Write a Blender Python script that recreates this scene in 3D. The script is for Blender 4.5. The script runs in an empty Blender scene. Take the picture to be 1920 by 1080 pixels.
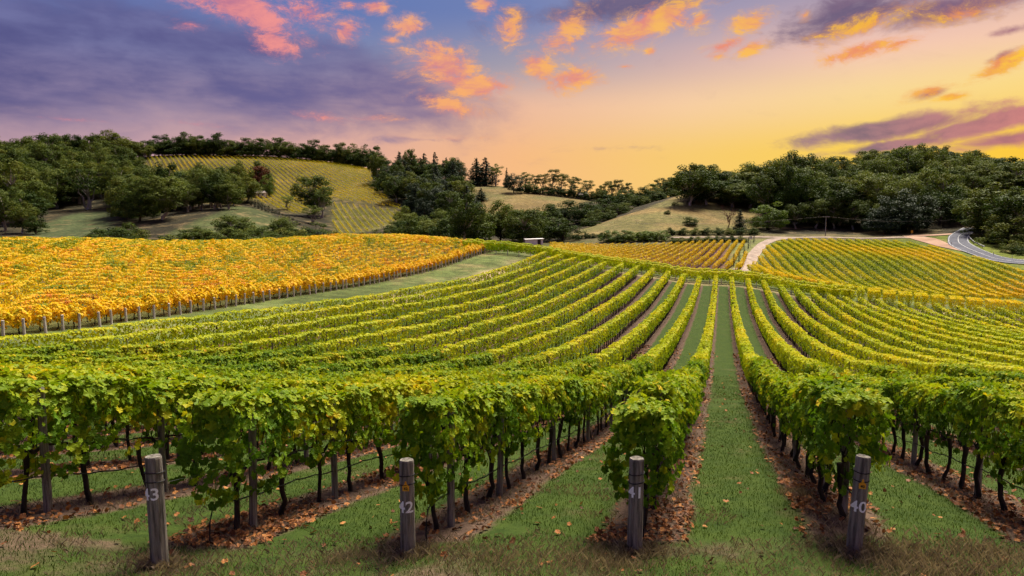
import bpy, bmesh, math
import numpy as np
from mathutils import Vector, Matrix

rng = np.random.default_rng(11)
scene = bpy.context.scene
COL = scene.collection
R = math.radians

# ------------------------------------------------------------------ camera
F, HOR = 1280.0, 430.0                       # focal length and horizon in photo pixels (1920 wide)
PITCH = math.atan((540 - HOR) / F)
YAW = R(17.09)                               # rows of the main block run along +Y
CAMZ = 4.0
cam_d = bpy.data.cameras.new('camera'); cam = bpy.data.objects.new('camera', cam_d); COL.objects.link(cam)
cam_d.sensor_width = 36; cam_d.lens = 24; cam_d.clip_start = 0.1; cam_d.clip_end = 6000
cam.location = (0, 0, CAMZ); cam.rotation_euler = (math.pi / 2 - PITCH, 0, YAW)
scene.camera = cam

# ------------------------------------------------------------------ world, sun, exposure
SUN_AZ, SUN_EL = R(12), R(60)                # azimuth from +Y towards +X
GLOW_AZ = 45.0                               # the sunset glow lies just outside the frame
vs = scene.view_settings
vs.view_transform = 'Standard'; vs.look = 'None'; vs.exposure = 0.88; vs.gamma = 1.0; vs.use_curve_mapping = False
sun_d = bpy.data.lights.new('sun', 'SUN'); sun = bpy.data.objects.new('sun', sun_d); COL.objects.link(sun)
sun_d.energy = 5.0; sun_d.angle = R(24); sun_d.color = (1.0, 0.92, 0.76)
sdir = Vector((math.sin(SUN_AZ) * math.cos(SUN_EL), math.cos(SUN_AZ) * math.cos(SUN_EL), math.sin(SUN_EL)))
sun.rotation_euler = (-sdir).to_track_quat('-Z', 'Y').to_euler()

def lin(r, g, b):
    f = lambda c: (c / 255 / 12.92) if c / 255 <= 0.04045 else ((c / 255 + 0.055) / 1.055) ** 2.4
    return (f(r), f(g), f(b), 1.0)

class NT:
    """small helper for node trees"""
    def __init__(s, tree): s.t = tree; s.n = tree.nodes; s.l = tree.links
    def new(s, typ, **kw):
        nd = s.n.new(typ)
        for k, v in kw.items(): setattr(nd, k, v)
        return nd
    def put(s, sock, v):
        if isinstance(v, bpy.types.NodeSocket): s.l.new(v, sock)
        elif v is not None: sock.default_value = v
    def math(s, op, a, b=None, c=None, clamp=False):
        nd = s.new('ShaderNodeMath', operation=op); nd.use_clamp = clamp
        s.put(nd.inputs[0], a)
        if b is not None: s.put(nd.inputs[1], b)
        if c is not None: s.put(nd.inputs[2], c)
        return nd.outputs[0]
    def vmath(s, op, a, b=None, out=0):
        nd = s.new('ShaderNodeVectorMath', operation=op); s.put(nd.inputs[0], a)
        if b is not None: s.put(nd.inputs[1], b)
        return nd.outputs[out]
    def sstep(s, v, a, b, lo=0.0, hi=1.0):
        nd = s.new('ShaderNodeMapRange', interpolation_type='SMOOTHSTEP')
        s.put(nd.inputs[0], v); nd.inputs[1].default_value = a; nd.inputs[2].default_value = b
        nd.inputs[3].default_value = lo; nd.inputs[4].default_value = hi
        return nd.outputs[0]
    def mix(s, f, a, b, typ='MIX'):
        nd = s.new('ShaderNodeMix', data_type='RGBA', blend_type=typ)
        s.put(nd.inputs[0], f); s.put(nd.inputs[6], a); s.put(nd.inputs[7], b)
        return nd.outputs[2]
    def ramp(s, v, stops, interp='LINEAR'):
        nd = s.new('ShaderNodeValToRGB'); cr = nd.color_ramp; cr.interpolation = interp
        while len(cr.elements) > 1: cr.elements.remove(cr.elements[-1])
        cr.elements[0].position = stops[0][0]; cr.elements[0].color = stops[0][1]
        for p, c in stops[1:]:
            e = cr.elements.new(p); e.color = c
        s.put(nd.inputs[0], v)
        return nd.outputs[0]
    def noise(s, vec, scale, detail=4, rough=0.55, out=0):
        nd = s.new('ShaderNodeTexNoise'); s.put(nd.inputs['Vector'], vec)
        nd.inputs['Scale'].default_value = scale; nd.inputs['Detail'].default_value = detail
        nd.inputs['Roughness'].default_value = rough
        return nd.outputs[out]

world = bpy.data.worlds.new('World'); scene.world = world; world.use_nodes = True
def build_sky():
    w = NT(world.node_tree); w.n.clear()
    d = w.new('ShaderNodeTexCoord').outputs['Generated']
    sp = w.new('ShaderNodeSeparateXYZ'); w.l.new(d, sp.inputs[0])
    x, y, z = sp.outputs
    az = w.math('MULTIPLY', w.math('ARCTAN2', x, y), 180 / math.pi)
    el = w.math('MULTIPLY', w.math('ARCSINE', z), 180 / math.pi)
    # angle from the glow's azimuth, 0..1 for 0..180 degrees
    hl = w.math('SQRT', w.math('ADD', w.math('MULTIPLY', x, x), w.math('ADD', w.math('MULTIPLY', y, y), 1e-6)))
    c = w.math('DIVIDE', w.math('ADD', w.math('MULTIPLY', x, math.sin(R(GLOW_AZ))), w.math('MULTIPLY', y, math.cos(R(GLOW_AZ)))), hl)
    A = w.math('DIVIDE', w.math('ARCCOSINE', w.math('MAXIMUM', w.math('MINIMUM', c, 1.0), -1.0)), math.pi)
    S = [0, 25, 35, 48, 62, 76, 90, 110, 180]
    def row(cols): return w.ramp(A, [(a / 180, lin(*k)) for a, k in zip(S, cols)])
    e1 = row([(255,198,16),(255,200,20),(254,208,62),(251,203,100),(250,186,124),(230,172,152),(196,154,160),(170,140,160),(150,128,158)])
    e2 = row([(255,220,120),(255,220,128),(253,217,145),(251,206,158),(240,186,154),(206,166,162),(176,150,166),(146,132,164),(128,122,162)])
    e3 = row([(249,204,165),(249,201,172),(248,200,177),(214,178,170),(166,156,168),(126,134,172),(114,126,174),(106,118,170),(98,112,168)])
    e4 = row([(192,164,168),(186,158,168),(174,154,172),(152,146,176),(110,126,178),(96,118,178),(92,114,176),(88,108,172),(84,104,168)])
    e5 = row([(110,125,175),(105,122,174),(100,120,174),(94,116,172),(88,110,170),(84,106,168),(82,104,166),(80,102,164),(78,100,162)])
    col = w.mix(w.sstep(el, 5.5, 10.5), e1, e2)
    col = w.mix(w.sstep(el, 9.5, 13.5), col, e3)
    col = w.mix(w.sstep(el, 12.5, 17.5), col, e4)
    col = w.mix(w.sstep(el, 18, 45), col, e5)
    nis = w.new('ShaderNodeTexSky', sky_type='NISHITA'); nis.sun_disc = False
    nis.sun_elevation = SUN_EL; nis.sun_rotation = SUN_AZ
    nisc = w.mix(1.0, nis.outputs[0], (0.1, 0.1, 0.1, 1), 'MULTIPLY')
    col = w.mix(0.06, col, nisc)
    # ---- clouds, in degrees of azimuth and elevation
    P = w.new('ShaderNodeCombineXYZ'); w.l.new(az, P.inputs[0]); w.l.new(w.math('MULTIPLY', el, 1.0), P.inputs[1])
    P = P.outputs[0]
    stretch = w.vmath('MULTIPLY', P, (0.5, 1.0, 1.0))
    warp = w.noise(stretch, 0.30, 2, 0.5, out=1)
    Q = w.vmath('ADD', stretch, w.vmath('SCALE', w.vmath('SUBTRACT', warp, (0.5, 0.5, 0.5))))
    Q.node.inputs[1].links[0].from_node.inputs['Scale'].default_value = 2.4
    fb = w.noise(Q, 0.62, 6, 0.60)
    fb2 = w.noise(w.vmath('ADD', Q, (0.55, -0.75, 0)), 0.62, 3, 0.55)
    def az_el(px, py):
        u, v = (px - 960) / F, (540 - py) / F
        f = math.cos(PITCH) + v * math.sin(PITCH); zz = -math.sin(PITCH) + v * math.cos(PITCH)
        return math.degrees(math.atan2(u, f)) - math.degrees(YAW), math.degrees(math.atan2(zz, math.hypot(u, f)))
    rots = {}
    def turned(rot):                              # P turned by one of a few angles, shared by the clouds
        rot = int(round(rot / 6.0)) * 6
        if rot not in rots:
            c_, s_ = math.cos(R(rot)), math.sin(R(rot))
            cb = w.new('ShaderNodeCombineXYZ')
            w.l.new(w.math('MULTIPLY_ADD', az, c_, w.math('MULTIPLY', el, s_)), cb.inputs[0])
            w.l.new(w.math('MULTIPLY_ADD', az, -s_, w.math('MULTIPLY', el, c_)), cb.inputs[1])
            rots[rot] = (cb.outputs[0], c_, s_)
        return rots[rot]
    def blobs(lst, start, GROW):
        acc = start
        for (px, py, rx, ry, rot, st) in lst:
            a0, e0 = az_el(px, py); dpp = 180 / math.pi / F
            k = math.cos(R(a0 + 17.09))
            src, c_, s_ = turned(rot)
            ax, ay = a0 * c_ + e0 * s_, -a0 * s_ + e0 * c_
            sx, sy = 1 / (rx * dpp * k * k * GROW), 1 / (ry * dpp * k * GROW)
            nd = w.new('ShaderNodeVectorMath', operation='MULTIPLY_ADD'); w.l.new(src, nd.inputs[0])
            nd.inputs[1].default_value = (sx, sy, 0); nd.inputs[2].default_value = (-ax * sx, -ay * sy, 0)
            ln = w.vmath('LENGTH', nd.outputs[0], out=1)
            b = w.math('MULTIPLY_ADD', ln, -st, st)
            acc = b if acc is None else w.math('MAXIMUM', acc, b)
        return acc
    lit_list = [(430,8,85,30,-8,.62),(500,40,80,30,-25,.55),(520,80,45,24,-20,.6),(570,22,60,26,0,.5),(660,10,50,10,0,.42),(705,12,26,12,0,.6),
        (655,55,28,20,0,.6),(767,50,34,18,0,.62),(735,76,22,9,0,.5),(552,95,16,16,0,.5),(350,45,30,12,0,.42),(830,120,75,38,-20,.6),(850,150,85,26,-8,.5),(900,162,65,20,8,.62),
        (850,200,60,18,-10,.62),(610,220,60,10,-6,.42),(700,222,80,7,0,.36),(904,10,22,18,0,.6),(960,55,34,36,10,.5),(1065,60,54,36,25,.56),(1215,45,110,26,16,.66),(1180,72,60,22,10,.5),
        (1310,38,28,20,40,.5),(1012,128,40,22,-25,.62),(1072,148,52,24,6,.62),(1172,125,20,5,0,.5),(1405,40,42,18,10,.62),(1360,85,44,12,14,.6),(1410,90,30,14,14,.56),(1218,95,12,8,0,.5),
        (1340,106,26,8,0,.45),(1620,48,110,22,12,.5),(1610,96,70,14,10,.62),(1690,80,60,12,10,.5),(1790,30,110,18,6,.46),(1885,118,60,15,24,.66),(1738,172,50,12,12,.5),(1785,182,34,8,8,.5),
        (1510,30,16,12,0,.5),(360,232,60,6,0,.3),(150,225,90,5,0,.3),(835,258,90,6,3,.3),(1880,270,70,7,6,.3)]
    bank_list = [(-60,95,620,125,0,.64),(330,118,480,100,-4,.62),(690,160,260,64,-12,.56)]
    dark_list = [(1160,12,190,26,6,.60),(1600,28,130,34,8,.66),(1790,14,170,26,6,.62),(1900,56,50,9,6,.5),
        (1680,240,190,18,5,.70),(1850,232,150,20,12,.72),(1680,272,160,10,7,.62),(1890,262,110,15,8,.68),(1880,104,40,9,24,.46),(1742,176,34,7,12,.5),(1120,278,140,9,-2,.30),(800,262,130,7,2,.30)]
    far = w.noise(w.vmath('MULTIPLY', P, (0.45, 1.0, 1.0)), 0.055, 2, 0.5)
    # beyond the frame broken cloud of the same kind goes on
    side = w.math('MAXIMUM', w.sstep(az, 24, 40), w.math('MAXIMUM', w.sstep(az, -60, -75), w.sstep(el, 24, 34)))
    out_b = w.math('MULTIPLY', w.math('MULTIPLY', w.sstep(far, 0.42, 0.65), side), 0.5)
    bl = blobs(lit_list, out_b, 1.95); bd = blobs(dark_list, w.math('MULTIPLY', out_b, 0.9), 1.95)
    fine = w.noise(Q, 2.2, 6, 0.74)
    fmix = w.math('MULTIPLY_ADD', fine, 0.62, w.math('MULTIPLY', fb, 0.56))
    dl = w.sstep(w.math('ADD', fmix, bl), 0.74, 1.10)
    dd = w.sstep(w.math('MULTIPLY_ADD', fb, 0.75, w.math('MULTIPLY_ADD', bd, 1.0, w.math('MULTIPLY', fine, 0.16))), 0.62, 0.98)
    shade = w.sstep(w.math('MULTIPLY_ADD', w.math('SUBTRACT', fine, .5), .6, w.math('SUBTRACT', fb, fb2)), -0.26, 0.26)
    S2 = [0, 25, 35, 48, 62, 70, 80, 100, 180]
    lit_hi = w.ramp(A, [(a / 180, lin(*k)) for a, k in zip(S2, [(255,205,40),(255,200,35),(255,190,50),(255,190,80),(255,178,96),(255,176,110),(250,152,142),(240,142,142),(215,135,150)])])
    lit_lo = w.ramp(A, [(a / 180, lin(*k)) for a, k in zip(S2, [(235,140,80),(232,130,88),(235,132,92),(236,140,118),(228,140,130),(222,135,135),(206,124,142),(176,116,146),(150,112,152)])])
    dk_hi = w.ramp(A, [(a / 180, lin(*k)) for a, k in zip(S2, [(214,132,130),(206,126,130),(160,118,132),(140,118,140),(150,128,150),(138,120,152),(124,116,156),(112,106,152),(106,104,150)])])
    dk_lo = w.ramp(A, [(a / 180, lin(*k)) for a, k in zip(S2, [(190,112,122),(176,108,122),(120,96,120),(112,98,125),(122,108,140),(112,102,146),(98,95,144),(84,84,134),(80,82,132)])])
    dk_mid = w.mix(shade, dk_lo, dk_hi)
    # high dark clouds near the glow are cooler than the low streaks
    dk_cool = w.mix(w.sstep(el, 10, 15), dk_mid, w.mix(0.62, dk_mid, lin(92, 84, 122)))
    bb = blobs(bank_list, w.math('MULTIPLY', out_b, 0.8), 1.3)
    db = w.sstep(w.math('MULTIPLY_ADD', fb, 0.42, w.math('MULTIPLY_ADD', far, 0.25, bb)), 0.34, 0.72)
    soft = w.noise(w.vmath('MULTIPLY', P, (0.22, 0.9, 1.0)), 0.45, 4, 0.55)
    bk = w.mix(w.sstep(w.math('MULTIPLY_ADD', soft, 0.7, w.math('MULTIPLY', fb, 0.3)), 0.36, 0.66), dk_lo, w.mix(0.35, dk_hi, col))
    col = w.mix(w.math('MULTIPLY', db, 0.95), col, bk)
    col = w.mix(w.math('MULTIPLY', dd, 0.93), col, dk_cool)
    lc = w.mix(shade, lit_lo, lit_hi)
    lc = w.mix(w.sstep(dl, 0.45, 1.0), w.mix(0.45, lc, col), lc)
    col = w.mix(w.math('MULTIPLY', dl, 0.88), col, lc)
    bg = w.new('ShaderNodeBackground'); w.l.new(col, bg.inputs[0]); bg.inputs[1].default_value = 0.543
    o = w.new('ShaderNodeOutputWorld'); w.l.new(bg.outputs[0], o.inputs[0])
build_sky()
world.cycles.sampling_method = 'MANUAL'; world.cycles.sample_map_resolution = 256
cy = scene.cycles; cy.use_adaptive_sampling = True; cy.adaptive_min_samples = 8; cy.adaptive_threshold = 0.02
cy.max_bounces = 5; cy.diffuse_bounces = 3; cy.glossy_bounces = 1; cy.transmission_bounces = 3

# ------------------------------------------------------------------ helpers
CP, SP_ = math.cos(PITCH), math.sin(PITCH); CY, SY = math.cos(YAW), math.sin(YAW)
def at(px, py, D):
    """world point seen at photo pixel (px, py), D metres ahead of the viewpoint along the ground"""
    u, v = (px - 960) / F, (540 - py) / F
    f = CP + v * SP_; zz = -SP_ + v * CP
    lat = u * D / f
    return np.array([lat * CY - D * SY, lat * SY + D * CY, CAMZ + D * zz / f])
def proj(p):
    p = np.asarray(p, float)
    lat = p[..., 0] * CY + p[..., 1] * SY; D = -p[..., 0] * SY + p[..., 1] * CY; z = p[..., 2] - CAMZ
    zc = D * CP - z * SP_; yc = D * SP_ + z * CP
    zc = np.where(zc < 0.1, 0.1, zc)
    return 960 + F * lat / zc, 540 - F * yc / zc, D
def in_poly(px, py, poly):
    ins = np.zeros(px.shape, bool); n = len(poly)
    for i in range(n):
        x1, y1 = poly[i]; x2, y2 = poly[(i + 1) % n]
        if y1 == y2: continue
        ins ^= ((y1 > py) != (y2 > py)) & (px < (x2 - x1) * (py - y1) / (y2 - y1) + x1)
    return ins
_tab = np.random.default_rng(3).random((256, 256))
def vnoise(x, y, s=1.0):
    x = np.asarray(x) * s; y = np.asarray(y) * s
    i = np.floor(x).astype(int); j = np.floor(y).astype(int); u = x - i; v = y - j
    u = u * u * (3 - 2 * u); v = v * v * (3 - 2 * v)
    g = lambda a, b: _tab[a % 256, b % 256]
    return (g(i, j) * (1 - u) + g(i + 1, j) * u) * (1 - v) + (g(i, j + 1) * (1 - u) + g(i + 1, j + 1) * u) * v
def fbm(x, y, s=1.0):
    return 0.55 * vnoise(x, y, s) + 0.28 * vnoise(x, y, s * 2.1) + 0.17 * vnoise(x, y, s * 4.3)

class MB:
    """collects polygons and links them as one mesh object"""
    def __init__(s): s.v = []; s.l = []; s.c = []; s.m = []; s.r = []; s.h = []; s.n = 0
    def add(s, v, f, mat=0, rnd=None, hgt=None):
        v = np.asarray(v, float).reshape(-1, 3); f = np.asarray(f, np.int64)
        s.v.append(v); s.l.append((f + s.n).ravel()); s.c.append(np.full(len(f), f.shape[1]))
        s.m.append(np.full(len(f), mat))
        s.r.append(np.full(len(f), 0.5) if rnd is None else np.broadcast_to(np.asarray(rnd, float), (len(f),)))
        s.h.append(np.full(len(f), 0.5) if hgt is None else np.broadcast_to(np.asarray(hgt, float), (len(f),)))
        s.n += len(v); return s
    def box(s, c, d, mat=0, rot=0.0, rnd=None):
        c = np.asarray(c, float); d = np.asarray(d, float) / 2
        q = np.array([[x, y, z] for x in (-1, 1) for y in (-1, 1) for z in (-1, 1)]) * d
        cr, sr = math.cos(rot), math.sin(rot)
        q = np.stack([q[:, 0] * cr - q[:, 1] * sr, q[:, 0] * sr + q[:, 1] * cr, q[:, 2]], 1) + c
        return s.add(q, [[0,1,3,2],[4,6,7,5],[0,4,5,1],[2,3,7,6],[0,2,6,4],[1,5,7,3]], mat, rnd)
    def tube(s, pts, rad, sides=8, mat=0, cap=True, rnd=None):
        pts = np.asarray(pts, float); n = len(pts); rad = np.broadcast_to(np.asarray(rad, float), (n,))
        t = np.gradient(pts, axis=0); t /= np.linalg.norm(t, axis=1)[:, None] + 1e-9
        ref = np.where(np.abs(t[:, 2:3]) > 0.9, np.array([[1.0, 0, 0]]), np.array([[0, 0, 1.0]]))
        a = np.cross(ref, t); a /= np.linalg.norm(a, axis=1)[:, None] + 1e-9
        b = np.cross(t, a)
        th = np.linspace(0, 2 * math.pi, sides, endpoint=False)
        v = pts[:, None] + rad[:, None, None] * (a[:, None] * np.cos(th)[None, :, None] + b[:, None] * np.sin(th)[None, :, None])
        i = np.arange(n - 1)[:, None] * sides; j = np.arange(sides)[None]; k = (j + 1) % sides
        f = np.stack([i + j, i + k, i + sides + k, i + sides + j], -1).reshape(-1, 4)
        s.add(v.reshape(-1, 3), f, mat, rnd)
        if cap:
            s.add(v[-1], [list(range(sides))], mat, rnd); s.add(v[0], [list(range(sides))[::-1]], mat, rnd)
        return s
    def mesh(s, name, mats, smooth=False):
        me = bpy.data.meshes.new(name)
        V = np.concatenate(s.v); L = np.concatenate(s.l); C = np.concatenate(s.c); M = np.concatenate(s.m)
        me.vertices.add(len(V)); me.vertices.foreach_set('co', V.astype(np.float32).ravel())
        me.loops.add(len(L)); me.loops.foreach_set('vertex_index', L.astype(np.int32))
        me.polygons.add(len(C)); st = np.concatenate([[0], np.cumsum(C)[:-1]])
        me.polygons.foreach_set('loop_start', st.astype(np.int32))
        me.polygons.foreach_set('material_index', M.astype(np.int32))
        me.polygons.foreach_set('use_smooth', np.full(len(C), smooth))
        for nm, arr in (('rnd', s.r), ('hgt', s.h)):
            at_ = me.attributes.new(nm, 'FLOAT', 'FACE'); at_.data.foreach_set('value', np.concatenate(arr).astype(np.float32))
        for m in (mats if isinstance(mats, (list, tuple)) else [mats]): me.materials.append(m)
        me.update(calc_edges=True); me.validate()
        return me
    def build(s, name, mats, parent=None, smooth=False):
        return link(name, s.mesh(name, mats, smooth), parent)
def link(name, data, parent=None):
    o = bpy.data.objects.new(name, data); COL.objects.link(o)
    if parent is not None: o.parent = parent
    return o
def empty(name, loc, rz=0.0, sc=(1, 1, 1)):
    o = bpy.data.objects.new(name, None); COL.objects.link(o); o.empty_display_size = 0.2
    o.location = [float(c) for c in loc]; o.rotation_euler = (0, 0, rz); o.scale = sc; return o
def tag(o, label=None, cat=None, group=None, kind=None):
    if label: o['label'] = label
    if cat: o['category'] = cat
    if group: o['group'] = group
    if kind: o['kind'] = kind
    return o
ORD = ('first second third fourth fifth sixth seventh eighth ninth tenth eleventh twelfth thirteenth fourteenth fifteenth sixteenth seventeenth '
       'eighteenth nineteenth twentieth').split()
TENS = {2: 'twenty', 3: 'thirty', 4: 'forty', 5: 'fifty', 6: 'sixty', 7: 'seventy', 8: 'eighty', 9: 'ninety'}
def ordinal(i):
    if i < 20: return ORD[i]
    t, u = divmod(i + 1, 10)
    return (TENS[t][:-1] + 'ieth') if u == 0 else TENS[t] + '-' + ORD[u - 1]

# leaf outlines: x across, y towards the tip, z out of the plane
QUAD = (np.array([[0, -.5, -.05], [.46, -.02, .05], [0, .55, -.06], [-.46, .04, .05]]), np.array([[0, 1, 2, 3]]))
PENT = (np.array([[-.2, -.48, 0], [.2, -.48, 0], [.5, .08, .04], [0, .56, -.08], [-.5, .08, .04]]), np.array([[0, 1, 2, 3, 4]]))
_g = [(0, -.14), (.26, -.34), (.5, -.14), (.45, .08), (.56, .28), (.33, .38), (0, .62), (-.33, .38), (-.56, .28), (-.45, .08), (-.5, -.14), (-.26, -.34)]
GRAPE = (np.array([[0, .06, -.07]] + [[a, b, (.05 if i % 2 else -.02) - .16 * max(0, b) ** 2] for i, (a, b) in enumerate(_g)]),
         np.array([[0, i, i % 12 + 1] for i in range(1, 13)]))
def leaves(mb, c, n, size, shape, rnd, hgt, mat=0, hang=0.8, r=rng):
    """a leaf of the given outline at every centre c with normal n, tips hanging down"""
    N = len(c); c = np.asarray(c, float); n = n / (np.linalg.norm(n, axis=1)[:, None] + 1e-9)
    d = r.normal(size=(N, 3)); d[:, 2] -= hang * 2
    t2 = d - n * (d * n).sum(1)[:, None]; t2 /= np.linalg.norm(t2, axis=1)[:, None] + 1e-9
    t1 = np.cross(t2, n)
    S, Fc = shape; size = np.broadcast_to(size, (N,))[:, None, None]
    v = c[:, None] + size * (t1[:, None] * S[None, :, 0:1] + t2[:, None] * S[None, :, 1:2] + n[:, None] * S[None, :, 2:3])
    k = len(S); f = (np.arange(N)[:, None, None] * k + Fc[None]).reshape(-1, Fc.shape[1])
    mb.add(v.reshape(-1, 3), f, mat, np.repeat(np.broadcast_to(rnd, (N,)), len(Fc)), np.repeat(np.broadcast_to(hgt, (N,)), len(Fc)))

# ------------------------------------------------------------------ materials
def newmat(name):
    m = bpy.data.materials.new(name); m.use_nodes = True; t = NT(m.node_tree); t.n.clear()
    return m, t, t.new('ShaderNodeOutputMaterial')
def rgb(c): return (c[0], c[1], c[2], 1.0)
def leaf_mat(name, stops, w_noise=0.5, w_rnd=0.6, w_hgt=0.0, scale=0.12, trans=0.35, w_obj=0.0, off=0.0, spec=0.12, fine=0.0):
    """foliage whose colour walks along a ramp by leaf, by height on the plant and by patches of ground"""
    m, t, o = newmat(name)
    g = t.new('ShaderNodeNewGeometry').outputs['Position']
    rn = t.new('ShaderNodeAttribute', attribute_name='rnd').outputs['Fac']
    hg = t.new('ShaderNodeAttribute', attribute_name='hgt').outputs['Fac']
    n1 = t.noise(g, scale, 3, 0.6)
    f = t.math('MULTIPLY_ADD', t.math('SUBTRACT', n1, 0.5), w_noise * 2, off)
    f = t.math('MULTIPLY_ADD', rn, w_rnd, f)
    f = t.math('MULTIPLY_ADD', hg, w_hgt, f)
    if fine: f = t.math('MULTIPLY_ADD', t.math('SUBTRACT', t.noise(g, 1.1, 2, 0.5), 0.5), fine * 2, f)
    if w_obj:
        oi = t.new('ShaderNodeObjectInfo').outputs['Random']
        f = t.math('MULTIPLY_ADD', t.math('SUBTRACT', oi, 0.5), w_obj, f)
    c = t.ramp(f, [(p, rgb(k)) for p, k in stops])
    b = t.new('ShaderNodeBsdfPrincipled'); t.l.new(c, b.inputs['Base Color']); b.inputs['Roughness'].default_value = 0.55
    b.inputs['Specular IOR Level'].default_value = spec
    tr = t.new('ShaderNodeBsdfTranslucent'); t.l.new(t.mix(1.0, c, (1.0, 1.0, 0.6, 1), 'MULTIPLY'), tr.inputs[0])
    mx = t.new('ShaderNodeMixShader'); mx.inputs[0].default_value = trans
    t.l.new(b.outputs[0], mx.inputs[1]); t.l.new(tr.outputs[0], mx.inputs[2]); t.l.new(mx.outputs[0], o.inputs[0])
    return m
def plain(name, c1, c2=None, scale=6.0, rough=0.8, stretch=(1, 1, 1), bump=0.0, metal=0.0, detail=5):
    m, t, o = newmat(name)
    b = t.new('ShaderNodeBsdfPrincipled'); b.inputs['Roughness'].default_value = rough; b.inputs['Metallic'].default_value = metal
    b.inputs['Specular IOR Level'].default_value = 0.2
    tc = t.new('ShaderNodeTexCoord').outputs['Object']
    v = t.vmath('MULTIPLY', tc, stretch)
    n = t.noise(v, scale, detail, 0.65)
    t.l.new(t.mix(t.sstep(n, 0.3, 0.7), rgb(c1), rgb(c2 or c1)), b.inputs['Base Color'])
    if bump:
        bp = t.new('ShaderNodeBump'); bp.inputs['Strength'].default_value = bump; bp.inputs['Distance'].default_value = 0.02
        t.l.new(n, bp.inputs['Height']); t.l.new(bp.outputs[0], b.inputs['Normal'])
    t.l.new(b.outputs[0], o.inputs[0]); return m
M = {}
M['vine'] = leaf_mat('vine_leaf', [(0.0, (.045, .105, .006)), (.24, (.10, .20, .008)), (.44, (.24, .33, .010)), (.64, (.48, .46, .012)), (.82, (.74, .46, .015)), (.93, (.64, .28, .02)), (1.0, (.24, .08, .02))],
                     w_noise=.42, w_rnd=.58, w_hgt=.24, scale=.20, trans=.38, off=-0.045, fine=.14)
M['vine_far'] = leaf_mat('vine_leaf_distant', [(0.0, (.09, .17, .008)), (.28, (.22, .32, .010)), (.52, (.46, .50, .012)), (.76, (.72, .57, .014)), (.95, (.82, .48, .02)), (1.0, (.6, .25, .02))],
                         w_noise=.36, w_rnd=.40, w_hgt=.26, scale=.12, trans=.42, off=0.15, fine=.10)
M['orange'] = leaf_mat('vine_leaf_autumn', [(0.0, (.11, .19, .01)), (.20, (.34, .34, .012)), (.38, (.78, .55, .014)), (.62, (.84, .48, .015)), (.82, (.68, .24, .02)), (1.0, (.26, .06, .02))],
                       w_noise=.34, w_rnd=.58, w_hgt=-.06, scale=.12, trans=.38, off=.19, fine=.26)
M['yellow'] = leaf_mat('vine_leaf_yellow', [(0.0, (.22, .26, .01)), (.3, (.5, .40, .012)), (.65, (.75, .45, .012)), (1.0, (.68, .25, .02))],
                       w_noise=.3, w_rnd=.5, scale=.12, trans=.35, off=.2)
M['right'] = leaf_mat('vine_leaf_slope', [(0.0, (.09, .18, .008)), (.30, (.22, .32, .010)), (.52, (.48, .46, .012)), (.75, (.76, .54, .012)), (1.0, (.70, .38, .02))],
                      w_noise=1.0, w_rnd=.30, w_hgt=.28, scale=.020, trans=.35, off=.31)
M['hill'] = leaf_mat('vine_leaf_hillside', [(0.0, (.24, .28, .012)), (.4, (.60, .48, .012)), (.7, (.80, .50, .015)), (1.0, (.55, .22, .02))],
                     w_noise=.6, w_rnd=.4, scale=.02, trans=.3, off=.16)
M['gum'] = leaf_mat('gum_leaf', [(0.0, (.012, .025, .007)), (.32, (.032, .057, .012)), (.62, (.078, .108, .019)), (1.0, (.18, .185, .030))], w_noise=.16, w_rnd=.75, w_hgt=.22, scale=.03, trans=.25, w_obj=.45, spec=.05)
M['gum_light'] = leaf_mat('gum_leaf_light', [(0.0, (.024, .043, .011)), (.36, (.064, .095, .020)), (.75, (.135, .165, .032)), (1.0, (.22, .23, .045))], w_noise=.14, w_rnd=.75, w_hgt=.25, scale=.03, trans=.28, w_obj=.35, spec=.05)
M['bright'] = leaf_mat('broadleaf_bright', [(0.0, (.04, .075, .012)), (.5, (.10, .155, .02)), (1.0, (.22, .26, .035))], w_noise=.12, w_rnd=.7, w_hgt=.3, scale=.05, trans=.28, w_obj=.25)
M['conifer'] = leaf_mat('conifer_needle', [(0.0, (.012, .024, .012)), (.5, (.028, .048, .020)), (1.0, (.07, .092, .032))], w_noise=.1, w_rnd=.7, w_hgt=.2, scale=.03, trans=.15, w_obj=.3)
M['red'] = leaf_mat('red_leaf', [(0.0, (.06, .018, .010)), (.6, (.15, .04, .016)), (1.0, (.22, .075, .025))], w_rnd=.8, trans=.25)
M['bark'] = plain('vine_bark', (.012, .009, .007), (.045, .032, .024), 9, .95, (1, 1, .3), .8)
M['gumbark'] = plain('gum_bark', (.16, .13, .11), (.34, .30, .26), .8, .9, (1, 1, .3), .3)
M['darkbark'] = plain('dark_bark', (.03, .022, .017), (.07, .052, .04), 1.5, .95, (1, 1, .3), .3)
M['post'] = plain('weathered_post', (.055, .048, .040), (.27, .242, .205), 26, .95, (1, 1, .08), 1.0, detail=8)
M['paint'] = plain('white_paint', (.72, .72, .72), (.90, .90, .90), 60, .8)
M['tag'] = plain('yellow_tag', (.62, .28, .02), (.75, .38, .03), 8, .5)
M['black'] = plain('black_plastic', (.010, .010, .011), (.02, .02, .02), 8, .6)
M['wire'] = plain('steel_wire', (.04, .04, .045), (.09, .09, .09), 10, .6, metal=.4)
M['stake'] = plain('pale_stake', (.34, .30, .28), (.60, .55, .51), 5, .9, (1, 1, .3), .3)
M['gravel'] = plain('gravel', (.20, .15, .12), (.40, .31, .25), .5, .95, detail=8)
M['gravel_red'] = plain('red_gravel', (.26, .15, .10), (.40, .26, .18), .12, .95)
M['asphalt'] = plain('asphalt', (.055, .058, .08), (.11, .112, .14), .5, .85)
M['line'] = plain('road_paint', (.32, .32, .33), (.6, .6, .6), 2, .7)
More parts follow.
